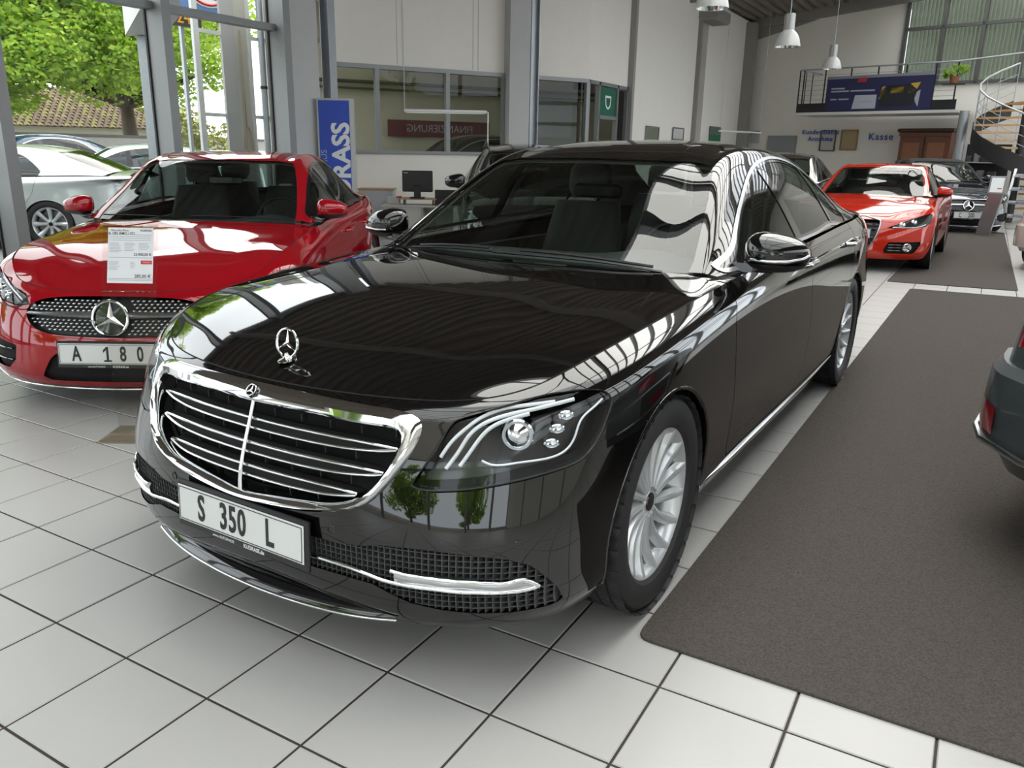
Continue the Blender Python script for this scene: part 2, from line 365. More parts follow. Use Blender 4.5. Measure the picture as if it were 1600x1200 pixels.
# ---------------------------------------------------------------- mesh builder
class MB:
    def __init__(s): s.v = []; s.f = []
    def add(s, V, F):
        o = len(s.v); s.v += [tuple(map(float, p)) for p in V]; s.f += [tuple(i + o for i in f) for f in F]; return s
    def box(s, c, size, rz=0, bev=0, M=None):
        x, y, z = [d / 2 for d in size]
        if bev:
            b = min(bev, x * .98, y * .98, z * .98)
            V = []
            for sz in (-1, 1):
                for ring in ((x, y, z - b), (x - b, y - b, z)) if sz > 0 else ((x - b, y - b, z), (x, y, z - b)):
                    X, Y, Z = ring
                    V += [(-X, -Y, sz * Z), (X, -Y, sz * Z), (X, Y, sz * Z), (-X, Y, sz * Z)]
            F = [(3, 2, 1, 0)] + [(k * 4 + i, k * 4 + (i + 1) % 4, k * 4 + 4 + (i + 1) % 4, k * 4 + 4 + i) for k in range(3) for i in range(4)] + [(12, 13, 14, 15)]
        else:
            V = [(sx * x, sy * y, sz * z) for sz in (-1, 1) for sx, sy in ((-1, -1), (1, -1), (1, 1), (-1, 1))]
            F = [(3, 2, 1, 0), (4, 5, 6, 7)] + [(i, (i + 1) % 4, 4 + (i + 1) % 4, 4 + i) for i in range(4)]
        ca, sa = math.cos(rz), math.sin(rz)
        V = [(c[0] + p[0] * ca - p[1] * sa, c[1] + p[0] * sa + p[1] * ca, c[2] + p[2]) for p in V]
        if M is not None: V = [tuple(M @ Vector(p)) for p in V]
        return s.add(V, F)
    def bar(s, a, b, w, h, up=(0, 0, 1)):
        """box from a to b with width w and height h"""
        a = np.array(a, float); b = np.array(b, float); d = b - a; d /= np.linalg.norm(d)
        r = np.cross(d, up); 
        if np.linalg.norm(r) < 1e-6: r = np.cross(d, (1, 0, 0))
        r /= np.linalg.norm(r); u = np.cross(r, d)
        V = [q + r * i * w / 2 + u * j * h / 2 for q in (a, b) for i, j in ((-1, -1), (1, -1), (1, 1), (-1, 1))]
        return s.add(V, [(3, 2, 1, 0), (4, 5, 6, 7)] + [(i, (i + 1) % 4, 4 + (i + 1) % 4, 4 + i) for i in range(4)])
    def rings(s, R, closed=True, cap=(True, True), wrap=False):
        """loft through rings of equal length"""
        n = len(R[0]); V = [p for r in R for p in r]; F = []
        m = n if closed else n - 1
        K = len(R) if wrap else len(R) - 1
        for k in range(K):
            k2 = (k + 1) % len(R)
            for i in range(m): F.append((k * n + i, k * n + (i + 1) % n, k2 * n + (i + 1) % n, k2 * n + i))
        if closed and not wrap:
            if cap[0]: F.append(tuple(range(n - 1, -1, -1)))
            if cap[1]: F.append(tuple((len(R) - 1) * n + i for i in range(n)))
        return s.add(V, F)
    def tube(s, path, r, n=8, closed=False, sy=1.0, cap=True):
        """round tube along a path; r number or list"""
        P = np.array(path, float); m = len(P); R = np.full(m, r) if np.isscalar(r) else np.array(r, float)
        if len(R) != m: R = np.interp(np.linspace(0, 1, m), np.linspace(0, 1, len(R)), R)
        T = np.gradient(P, axis=0) if not closed else (np.roll(P, -1, 0) - np.roll(P, 1, 0))
        T /= np.maximum(np.linalg.norm(T, axis=1, keepdims=True), 1e-9)
        u = np.cross(T[0], (0, 0, 1)); 
        if np.linalg.norm(u) < 1e-3: u = np.cross(T[0], (1, 0, 0))
        rings = []
        for k in range(m):
            u = u - T[k] * (u @ T[k]); u /= max(np.linalg.norm(u), 1e-9); v = np.cross(T[k], u)
            rings.append([P[k] + R[k] * (math.cos(a) * u + sy * math.sin(a) * v) for a in np.arange(n) * 2 * math.pi / n])
        return s.rings(rings, wrap=closed, cap=(cap, cap))
    def cyl(s, a, b, r, r2=None, n=16):
        return s.tube([a, b], [r, r if r2 is None else r2], n)
    def lathe(s, prof, n=32, M=None, close=False, cap=True):
        """profile (radius, height) turned about z"""
        R = [[(r * math.cos(a), r * math.sin(a), h) for a in np.arange(n) * 2 * math.pi / n] for r, h in prof]
        if M is not None: R = [[tuple(M @ Vector(p)) for p in q] for q in R]
        return s.rings(R, cap=(cap and prof[0][0] > 1e-6 and not close, cap and prof[-1][0] > 1e-6 and not close), wrap=close)
    def prism(s, poly, z0, z1, M=None):
        n = len(poly); V = [(x, y, z0) for x, y in poly] + [(x, y, z1) for x, y in poly]
        if M is not None: V = [tuple(M @ Vector(p)) for p in V]
        return s.add(V, [tuple(range(n - 1, -1, -1)), tuple(range(n, 2 * n))] + [(i, (i + 1) % n, n + (i + 1) % n, n + i) for i in range(n)])
    def surf(s, S): return s.add(S.V, S.F)
    def xf(s, M): s.v = [tuple(M @ Vector(p)) for p in s.v]; return s
    def build(s, name, m, parent=None, smooth=35, origin=None):
        me = bpy.data.meshes.new(name)
        V = s.v if origin is None else [(p[0] - origin[0], p[1] - origin[1], p[2] - origin[2]) for p in s.v]
        me.from_pydata(V, [], s.f); me.update()
        fix_normals(me)
        if smooth:
            me.polygons.foreach_set('use_smooth', [True] * len(me.polygons)); me.set_sharp_from_angle(angle=math.radians(smooth))
        for q in (m if isinstance(m, (list, tuple)) else [m]): me.materials.append(q)
        o = bpy.data.objects.new(name, me); col.objects.link(o)
        if origin is not None: o.location = origin
        if parent is not None: o.parent = parent
        return o

def fix_normals(me):
    bm = bmesh.new(); bm.from_mesh(me)
    bmesh.ops.recalc_face_normals(bm, faces=bm.faces[:]); bm.to_mesh(me); bm.free(); me.update()

def surf_obj(name, S, m, parent=None):
    """a Surf as an object that keeps the master surface's normals"""
    me = bpy.data.meshes.new(name); me.from_pydata(S.V.tolist(), [], S.F); me.update()
    me.polygons.foreach_set('use_smooth', [True] * len(me.polygons))
    me.normals_split_custom_set_from_vertices([tuple(n) for n in S.N.tolist()])
    for q in (m if isinstance(m, (list, tuple)) else [m]): me.materials.append(q)
    o = bpy.data.objects.new(name, me); col.objects.link(o)
    if parent is not None: o.parent = parent
    return o

def empty(name, loc=(0, 0, 0), rz=0):
    o = bpy.data.objects.new(name, None); o.empty_display_size = .1; col.objects.link(o); o.location = loc; o.rotation_euler = (0, 0, rz); return o
def tag(o, label=None, cat=None, group=None, kind=None):
    if label: o['label'] = label
    if cat: o['category'] = cat
    if group: o['group'] = group
    if kind: o['kind'] = kind
    return o
def dup(o, parent=None, M=None):
    c = o.copy(); col.objects.link(c)
    if parent is not None: c.parent = parent
    for ch in o.children: dup(ch, c)
    return c
def text_obj(name, s, size, m, parent=None, M=Matrix.Identity(4), sx=1.0, depth=.001, align='CENTER', bold=0.0, space=1.0, squash=None):
    cu = bpy.data.curves.new(name, 'FONT'); cu.body = s; cu.size = size; cu.align_x = align; cu.align_y = 'CENTER'; cu.extrude = depth; cu.offset = bold; cu.space_character = space; cu.resolution_u = 3
    t = bpy.data.objects.new(name, cu); col.objects.link(t)
    bpy.context.view_layer.update()
    me = bpy.data.meshes.new_from_object(t.evaluated_get(bpy.context.evaluated_depsgraph_get()))
    bpy.data.objects.remove(t); bpy.data.curves.remove(cu)
    me.transform(Matrix.Diagonal((sx, 1, 1, 1))); me.transform(M); me.name = name
    me.materials.clear(); me.materials.append(m)
    o = bpy.data.objects.new(name, me); col.objects.link(o)
    if parent is not None: o.parent = parent
    return o
def frame(o, x, y, z):
    """matrix with columns x, y, z and origin o"""
    M = Matrix.Identity(4)
    for i in range(3): M[i][0] = x[i]; M[i][1] = y[i]; M[i][2] = z[i]; M[i][3] = o[i]
    return M
def quad_wall(mb, p0, p1, z0, z1, th, side=1):
    """upright slab from p0 to p1, growing th to the given side"""
    p0 = np.array(p0, float); p1 = np.array(p1, float); d = (p1 - p0) / np.linalg.norm(p1 - p0); n = np.array([-d[1], d[0]]) * side * th
    poly = [p0, p1, p1 + n, p0 + n]
    mb.prism([tuple(q) for q in poly], z0, z1); return mb
# ---------------------------------------------------------------- setting
tile_m = mat('floor_tile_glaze', (.40, .395, .383), .33, var=.04, vscale=3, spec=.45)
grout_m = mat('floor_grout', (.030, .022, .020), .8, var=.2, vscale=60)
plaster = mat('white_painted_wall', (.79, .755, .685), .8, var=.025, vscale=6, bump=.15, bscale=90)
panel_m = mat('wall_panel', (.79, .755, .685), .75, var=.02, vscale=4)
steel_m = mat('grey_steel_frame', (.23, .235, .235), .45, metal=.3, var=.05, vscale=15)
galv = mat('galvanised_steel', (.36, .38, .40), .42, metal=.6, var=.15, vscale=30)
rubber_m = mat('black_gasket', (.012, .012, .012), .6)
pane_m = glass('window_pane', (.97, .985, .975), 1.14)
deck_m = mat('roof_deck', (.19, .165, .14), .6, var=.1, vscale=8)
beam_m = mat('roof_beam', (.26, .25, .23), .6, var=.05, vscale=10)
concrete = mat('concrete', (.36, .35, .335), .85, var=.15, vscale=5, bump=.3, bscale=40)
asphalt = mat('asphalt_ground', (.22, .22, .215), .9, var=.2, vscale=8, bump=.3, bscale=120)

X0, X1, Y0 = -6.35, 9.6, -7.5
def struct(o, label=None, cat=None): return tag(o, label, cat, kind='structure')

fl = MB(); fl.prism([(X0 - .1, Y0), (X1, Y0), (X1, 26), (-4.2, 26), (-7.2, 12), (X0 - .1, 7.5)], -.12, -.004)
floor = struct(fl.build('floor', grout_m, smooth=0), 'showroom floor of square off-white tiles with dark joints', 'floor')
mats_poly = [[(2.24, .18), (5.3, .16), (5.3, 8.4), (2.36, 8.2)], [(2.07, 8.66), (3.42, 8.79), (3.36, 17.42), (2.16, 17.32)]]
def tile_mesh():
    g = .0035; h = TILE / 2 - g; b = .003
    V = [(-h, -h, -b), (h, -h, -b), (h, h, -b), (-h, h, -b), (-h + b, -h + b, 0), (h - b, -h + b, 0), (h - b, h - b, 0), (-h + b, h - b, 0)]
    F = [(4, 5, 6, 7)] + [(i, (i + 1) % 4, 4 + (i + 1) % 4, 4 + i) for i in range(4)]
    return V, F
tv, tf = tile_mesh()
tile_me = bpy.data.meshes.new('floor_tile'); tile_me.from_pydata(tv, [], tf); tile_me.materials.append(tile_m)
cells = []
for i in range(int(X0 / TILE) - 1, int(X1 / TILE)):
    for j in range(int(Y0 / TILE), 75):
        cx, cy = (i + .5) * TILE, (j + .5) * TILE
        if cx < X0 + .1 and cy < 7.6: continue
        if cx < -4.1 and cy > 9.0 and (cx + 6.7) < (cy - 8.9) * .617 - .1: continue
        if cx < -6.2 and cy > 7.6: continue
        px, py, z = project([cx, cy, 0])
        area = -1
        if z > .5 and -20 < px < 1620 and 0 < py < 1215:
            covered = any(a[0][0] < cx < a[1][0] and a[0][1] < cy < a[2][1] for a in mats_poly) or (.4 < cx < 2.2 and .3 < cy < 4)
            if not covered: area = 1 / z ** 3
        cells.append((area, cx, cy))
cells.sort(reverse=True)
for a, cx, cy in cells[:300]:
    o = bpy.data.objects.new('floor_tile', tile_me); col.objects.link(o); o.location = (cx, cy, random.uniform(-.0004, .0002)); o.parent = floor
V = []; F = []
for a, cx, cy in cells[300:]:
    k = len(V); V += [(x + cx, y + cy, z) for x, y, z in tv]; F += [tuple(q + k for q in f) for f in tf]
rest = MB().add(V, F).build('far_floor_tiles', tile_m, floor, smooth=0); rest['kind'] = 'stuff'

# ---- left glass front (plane x = X0): posts, transoms, panes
facade = struct(MB().box((X0, (Y0 + 7.3) / 2, .04), (.16, 7.3 - Y0, .08)).build('wall_left', steel_m, smooth=0), 'grey steel glass front with deep posts and a crossbar', 'glass wall')
post_y = [7.24, 5.22, 3.12, 1.0, -1.1, -3.2, -5.3, -7.4]
post_me = MB().box((.10, 0, 2.55), (.33, .13, 5.1), bev=.01).build('post', steel_m, facade, smooth=0)
post_me.location = (X0, post_y[0], 0)
for y in post_y[1:]:
    p = post_me.copy(); col.objects.link(p); p.location = (X0, y, 0)
for a, b in zip(post_y[1:], post_y[:-1]):
    MB().box((X0 + .03, (a + b) / 2, 3.065), (.16, b - a - .13, .09)).build('transom', steel_m, facade, smooth=0)
    MB().box((X0 + .03, (a + b) / 2, 5.0), (.16, b - a - .13, .12)).build('transom', steel_m, facade, smooth=0)
    g = MB()
    for y in (a + .075, b - .075): g.box((X0 - .045, y, 2.55), (.03, .02, 5.0))
    g.build('gasket', rubber_m, facade, smooth=0)
    for z0, z1 in ((.08, 3.02), (3.11, 4.94)):
        MB().box((X0 - .05, (a + b) / 2, (z0 + z1) / 2), (.012, b - a - .12, z1 - z0)).build('glass_pane', pane_m, facade, smooth=0)

# white boxed pillar beside the glass front, dark slit window and galvanised column before the office wall
struct(MB().box((-6.33, 7.62, 2.6), (.34, .62, 5.2), bev=.012).build('pillar_boxed', mat('light_grey_cladding', (.50, .50, .49), .6, var=.03, vscale=5), smooth=0), 'light grey boxed pillar between glass front and blue sign', 'pillar')
slit = struct(MB().box((-6.63, 8.32, 2.6), (.05, .06, 5.2)).build('window_1', steel_m, smooth=0), 'narrow dark slit window beside the galvanised column', 'window')
MB().box((-6.6, 8.12, 2.6), (.05, .05, 5.2)).build('window_frame', steel_m, slit, smooth=0)
MB().box((-6.57, 8.22, 3.05), (.1, .3, .08)).build('crossbar', steel_m, slit, smooth=0)
MB().box((-6.68, 8.24, 2.6), (.012, .32, 5.1)).build('glass_pane', glass('dark_pane', (.25, .25, .24), 1.5), slit, smooth=0)
c = MB(); c.box((-6.52, 8.56, 2.6), (.16, .012, 5.2)); c.box((-6.60, 8.56, 2.6), (.012, .16, 5.2)); c.box((-6.44, 8.56, 2.6), (.012, .16, 5.2))
struct(c.build('steel_column', galv, smooth=0), 'galvanised steel column beside the slit window', 'column')

# ---- diagonal office wall
O0 = np.array([-6.70, 8.80]); OD = np.array([.5245, .8514]); O1 = np.array([-4.07, 13.10]); OL = float(np.linalg.norm(O1 - O0)); OR = math.atan2(OD[1], OD[0])
def ow(t, off=0): return O0 + OD * t + np.array([OD[1], -OD[0]]) * off      # off > 0: towards the hall
wo = MB(); quad_wall(wo, ow(0), ow(OL), 0, 1.36, .18); quad_wall(wo, ow(0), ow(OL), 2.78, 5.35, .18)
office = struct(wo.build('wall_office', plaster, smooth=0), 'white diagonal office wall with a band of windows', 'wall')
for t in (1.15, 1.25, 2.58, 2.68):
    q = ow(t, .002); MB().box((q[0], q[1], 4.06), (.006, .004, 2.5), OR).build('panel_joint', mat('joint', (.35, .34, .31), .8), office, smooth=0)
def owin(n, ts, t0, t1, label):
    f = MB()
    for z, h in ((1.375, .05), (2.75, .07)):
        a, b = ow(t0, .01), ow(t1, .01); f.box(((a[0] + b[0]) / 2, (a[1] + b[1]) / 2, z), (t1 - t0, .1, h), OR)
    for t in ts:
        q = ow(t, .008); f.box((q[0], q[1], 2.06), (.075, .095, 1.34), OR)
    o = struct(f.build(n, steel_m, smooth=0), label, 'window')
    for a, b in zip(ts[:-1], ts[1:]):
        q = (ow(a) + ow(b)) / 2 - np.array([OD[1], -OD[0]]) * .02
        MB().box((q[0], q[1], 2.06), (b - a - .06, .01, 1.33), OR).build('glass_pane', office_glass, o, smooth=0)
    return o
office_glass = glass('office_pane', (.88, .90, .86), 1.32)
owin('window_2', [.02, .77, 2.07, 3.2], 0, 3.2, 'grey framed three-pane office window behind the desk')
owin('window_3', [3.84, 5.02], 3.8, OL, 'grey framed office window past the tall pillar')
# pillars in front of the office wall
q = ow(3.42, .1); struct(MB().box((q[0], q[1], 2.65), (.42, .24, 5.3), OR, bev=.01).build('pillar_wide', mat('warm_grey_cladding', (.44, .44, .425), .6, var=.03, vscale=5), smooth=0), 'tall wide grey pillar between the office windows', 'pillar')
q = ow(3.74, .12); c = MB(); c.box((q[0], q[1], 2.65), (.16, .012, 5.3), OR)
for k in (-.08, .08): q2 = ow(3.74 + k, .12); c.box((q2[0], q2[1], 2.65), (.014, .17, 5.3), OR)
struct(c.build('steel_column', galv, smooth=0), 'galvanised steel column against the wide grey pillar', 'column')
# return of the office along y with door and green sign
LX = -4.06
wr = MB(); wr.box((LX - .09, 14.12, .5), (.16, 2.0, .0 + .02)); wr.box((LX - .09, 14.12, 4.06), (.16, 2.05, 2.55))
wret = struct(wr.build('wall_office_return', plaster, smooth=0), 'short white wall above the glazed office door', 'wall')
d1 = MB()
for y in (13.14, 13.62, 14.55, 15.08): d1.box((LX - .02, y, 1.38), (.09, .07, 2.8))
for z, a, b in ((2.75, 13.1, 15.1), (2.12, 13.62, 14.55)): d1.box((LX - .02, (a + b) / 2, z), (.09, b - a, .07))
dr = struct(d1.build('door_1', steel_m, smooth=0), 'glazed office door in grey frame under a green sign', 'door')
for y0, y1, z0, z1, m in ((13.17, 13.58, .05, 2.7, office_glass), (13.66, 14.5, .05, 2.08, office_glass), (14.6, 15.04, .05, 2.7, glass('dark_pane', (.25, .25, .24)))):
    MB().box((LX - .05, (y0 + y1) / 2, (z0 + z1) / 2), (.01, y1 - y0, z1 - z0)).build('glass_pane', m, dr, smooth=0)
MB().box((LX + .0, 14.42, 1.05), (.05, .03, .3)).build('handle', galv, dr, smooth=0)
gs = MB().box((LX - .02, 14.08, 2.42), (.02, .86, .56)).build('sign_panel', mat('sign_green', (.01, .12, .07), .4), dr, smooth=0)
text_obj('letter', 'D', .42, mat('sign_white', (.75, .77, .75), .5), gs, frame((LX - .005, 14.1, 2.42), (0, 0, -1), (0, 1, 0), (1, 0, 0)), depth=.002)
# left hall wall beyond, with vertical trim, tall dark door slot and corner column
wl = MB(); wl.box((LX - .1, 17.4, 2.65), (.2, 4.5, 5.3)); wl.box((LX - .1, 22.6, 2.65), (.2, 4.4, 5.3)); wl.box((LX - .1, 20.1, 5.05), (.2, 1.2, .5))
wleft = struct(wl.build('wall_far_left', panel_m, smooth=0), 'tall white panelled side wall of the hall', 'wall')
struct(MB().box((LX + .05, 15.16, 2.65), (.12, .12, 5.3)).build('trim_1', mat('trim_grey', (.30, .29, .27), .6), smooth=0), 'brown-grey upright trim between office and side wall', 'trim')
rd = MB(); rd.box((LX - .35, 20.05, 2.4), (.1, .9, 4.8))
rdo = struct(rd.build('door_2', mat('roller_dark', (.06, .06, .055), .6), smooth=0), 'tall dark roller door slot in the side wall', 'door')
MB().box((LX + .04, 19.6, 2.4), (.12, .1, 4.8)).build('jamb', beam_m, rdo, smooth=0)
MB().box((LX + .22, 20.1, 4.85), (.5, 1.2, .3), bev=.05).build('roller_box', beam_m, rdo, smooth=0)
struct(MB().box((LX + .14, 24.2, 2.62), (.3, .34, 5.24), bev=.01).build('corner_column', beam_m, smooth=0), 'grey corner column where side wall meets back wall', 'column')

# ---- back wall
B0 = np.array([-4.2, 24.64]); BD = np.array([.966, -.259]); BR = math.atan2(BD[1], BD[0])
def bw(t, off=0): return B0 + BD * t + np.array([-.259, -.966]) * off
wb = MB(); quad_wall(wb, bw(-.1), bw(14.2), 0, 3.3, .2); quad_wall(wb, bw(-.1), bw(4.72), 3.3, 6.4, .2); quad_wall(wb, bw(8.6), bw(14.2), 3.3, 6.4, .2); quad_wall(wb, bw(4.72), bw(8.6), 5.9, 6.4, .2)
wback = struct(wb.build('wall_back', plaster, smooth=0), 'white rear wall of the hall', 'wall')
MB().bar((*bw(0, .1), 5.22), (*bw(14, .1), 6.15), .16, .3).build('eaves_beam', beam_m, wback, smooth=0)
MB().add([(*bw(.2, .1), 5.1), (*bw(.2, .1), 4.75), (*bw(2.3, .1), 5.2), (*bw(.2, .06), 5.1), (*bw(.2, .06), 4.75), (*bw(2.3, .06), 5.2)], [(0, 1, 2), (5, 4, 3), (0, 3, 4, 1), (1, 4, 5, 2), (2, 5, 3, 0)]).build('haunch', beam_m, wback, smooth=0)

# ---- roof: corrugated deck, rafters, long glazed skylight over the aisle
def roof_z(x): return 5.30 + .07 * (x + 4.2)
SKY0, SKY1 = .45, 5.4
rib = []; x = X0 - .4; per = .28
while x < SKY0:
    for dx, dz in ((0, 0), (.10, 0), (.14, .09), (.24, .09)): rib.append((min(x + dx, SKY0), roof_z(x) + dz))
    x += per
r2 = []; x = SKY1
while x < X1 + .3:
    for dx, dz in ((0, 0), (.10, 0), (.14, .09), (.24, .09)): r2.append((x + dx, roof_z(x) + dz))
    x += per
rf = MB()
for prof in (rib, r2):
    rf.rings([[(x, y, z) for x, z in prof] for y in (Y0 - .3, 26.5)], closed=False)
    rf.rings([[(x, y, z + .16) for x, z in prof] for y in (Y0 - .3, 26.5)], closed=False)
ceil = struct(rf.build('ceiling', deck_m, smooth=0), 'brown corrugated steel roof deck', 'ceiling')
for y in (-6.2, -1.2, 3.8, 8.8, 13.8, 18.8):
    MB().bar((X0, y, roof_z(X0) - .17), (X1, y, roof_z(X1) - .17), .14, .3).build('rafter', beam_m, ceil, smooth=0)
sk = MB()
for x in (SKY0, SKY1): sk.box((x, 9.5, roof_z(x) + .05), (.14, 34, .3))
for x in (SKY0 + 1.65, SKY0 + 3.3): sk.box((x, 9.5, roof_z(x) + .1), (.07, 34, .12))
y = Y0
while y < 26: sk.bar((SKY0, y, roof_z(SKY0) + .1), (SKY1, y, roof_z(SKY1) + .1), .07, .12); y += .9
sky = struct(sk.build('window_skylight', steel_m, smooth=0), 'long glazed skylight in the roof over the aisle', 'skylight')
MB().add([(SKY0, Y0, roof_z(SKY0) + .18), (SKY1, Y0, roof_z(SKY1) + .18), (SKY1, 26, roof_z(SKY1) + .18), (SKY0, 26, roof_z(SKY0) + .18)], [(0, 1, 2, 3)]).build('glass_pane', pane_m, sky, smooth=0)

# ---- right and front glass walls behind the camera
for n, a, b, lab in (('wall_right', (X1, Y0), (X1, 11), 'white side wall with a high band of windows'), ('wall_right_rear', (X1, 11), (X1, 22), 'unseen rear side wall, glazed low to light the back of the hall'), ('wall_front', (X0, Y0), (X1, Y0), 'glazed front wall of the showroom')):
    a = np.array(a, float); b = np.array(b, float); L = np.linalg.norm(b - a); d = (b - a) / L; rz = math.atan2(d[1], d[0])
    base = 3.2 if n == 'wall_right' else .3  # unseen rear section opened low to bring daylight to the back
    m = MB()
    for z in (2.4, 3.1, 4.95) if n != 'wall_right' else (3.25, 4.4, 5.4): m.box(((a[0] + b[0]) / 2, (a[1] + b[1]) / 2, z), (L, .12, .12), rz)
    k = int(L / 2)
    for i in range(k + 1):
        q = a + d * L * i / k; m.box((q[0], q[1], 2.9), (.12, .2, 5.8), rz)
    o = struct(m.build(n, steel_m, smooth=0), lab, 'glass wall')
    MB().box(((a[0] + b[0]) / 2, (a[1] + b[1]) / 2, base / 2), (L, .16, base), rz).build('parapet', plaster, o, smooth=0)
    if n == 'wall_front': MB().box(((a[0] + b[0]) / 2, (a[1] + b[1]) / 2, 4.6), (L, .14, 3.0), rz).build('sky_block_wall', plaster, o, smooth=0)  # solid upper wall added out of view to cut sky light on the floor
    MB().box(((a[0] + b[0]) / 2, (a[1] + b[1]) / 2, 3.0), (L, .012, 5.6), rz).build('glass_pane', pane_m, o, smooth=0)
# workshop room seen through the office windows
wk = MB(); wk.prism([(-9.6, 10.2), (-4.5, 18.5), (-4.7, 18.6), (-9.8, 10.3)], 0, 4.2)
wshop = struct(wk.build('wall_workshop', mat('workshop_beige', (.55, .51, .40), .85, var=.08, vscale=3), smooth=0), 'beige workshop wall seen through the office windows', 'wall')
wpoly = [(-9.7, 10.2), (-4.5, 18.6), (-4.2, 18.4), (-4.2, 13.2), (-6.85, 8.9)]
struct(MB().prism(wpoly, -.1, -.01).build('floor_workshop', concrete, smooth=0), 'concrete workshop floor', 'floor')
struct(MB().prism(wpoly, 4.2, 4.3).build('ceiling_workshop', plaster, smooth=0), 'workshop ceiling', 'ceiling')
# ---------------------------------------------------------------- car kit
chrome = mat('chrome', (.78, .79, .80), .07, metal=1)
satin = mat('satin_aluminium', (.62, .63, .65), .28, metal=1)
dull_chrome = mat('brushed_chrome', (.5, .51, .53), .18, metal=1)
tyre_m = mat('tyre_rubber', (.016, .016, .017), .62, var=.2, vscale=80)
alloy = mat('silver_alloy', (.60, .62, .64), .32, metal=.5, coat=.5)
black_gloss = mat('gloss_black_trim', (.006, .006, .007), .06, coat=.5)
black_plastic = mat('black_plastic', (.014, .014, .015), .45, var=.1, vscale=60)
void_m = mat('dark_inner_shell', (.004, .004, .004), .9)
cabin_m = mat('cabin_leather', (.028, .026, .025), .55, var=.15, vscale=30)
dash_m = mat('dashboard_plastic', (.085, .094, .095), .6, var=.1, vscale=30)
disc_m = mat('brake_disc', (.25, .24, .23), .4, metal=.8)
car_glass = glass('car_windscreen', (.60, .67, .64), 1.55)
car_glass_dark = glass('car_tinted_window', (.34, .40, .38), 1.52)
lens_m = glass('lamp_lens', (.94, .955, .96), 1.4)
led_m = mat('light_guide', (.72, .75, .78), .12, metal=.2, coat=.6)
reflector = mat('lamp_reflector', (.75, .77, .80), .1, metal=1)
plate_white = mat('plate_white', (.66, .67, .66), .35)
ink = mat('plate_ink', (.012, .012, .012), .5)
print_white = mat('print_white', (.72, .73, .73), .5)
tail_red = mat('tail_lamp_red', (.35, .004, .008), .12, coat=.8)

def orient(S, c):
    if ((S.V - np.array(c)) * S.N).sum(1).mean() < 0:
        S.N = -S.N; S.F = [tuple(reversed(f)) for f in S.F]
    return S
def fld(S, poly, pr='yz', mask=None, sub=6):
    V = S.V
    if pr == 'yz': a, b = V[:, 1], V[:, 2]
    elif pr == 'xz': a, b = V[:, 0], V[:, 2]
    elif pr == 'axz': a, b = np.abs(V[:, 0]), V[:, 2]
    elif pr == 'hz': a, b = .70711 * (np.abs(V[:, 0]) + V[:, 1]), V[:, 2]
    s = sdf(poly, a, b)
    if mask is not None: s = np.where(mask(V), s, np.maximum(np.abs(s), .05))
    return s
def front_y(S):
    """y of the nose at (x, z), from the master surface"""
    m = (S.V[:, 1] < -.2) & (S.N[:, 1] < .1); P = S.V[m]
    def f(x, z):
        d = (P[:, 0] - x) ** 2 + (P[:, 2] - z) ** 2; k = np.argsort(d)[:6]; w = 1 / (d[k] + 1e-7)
        return float((P[k, 1] * w).sum() / w.sum())
    return f
def mirror_x(pts): return [(-p[0], p[1], p[2]) for p in pts]

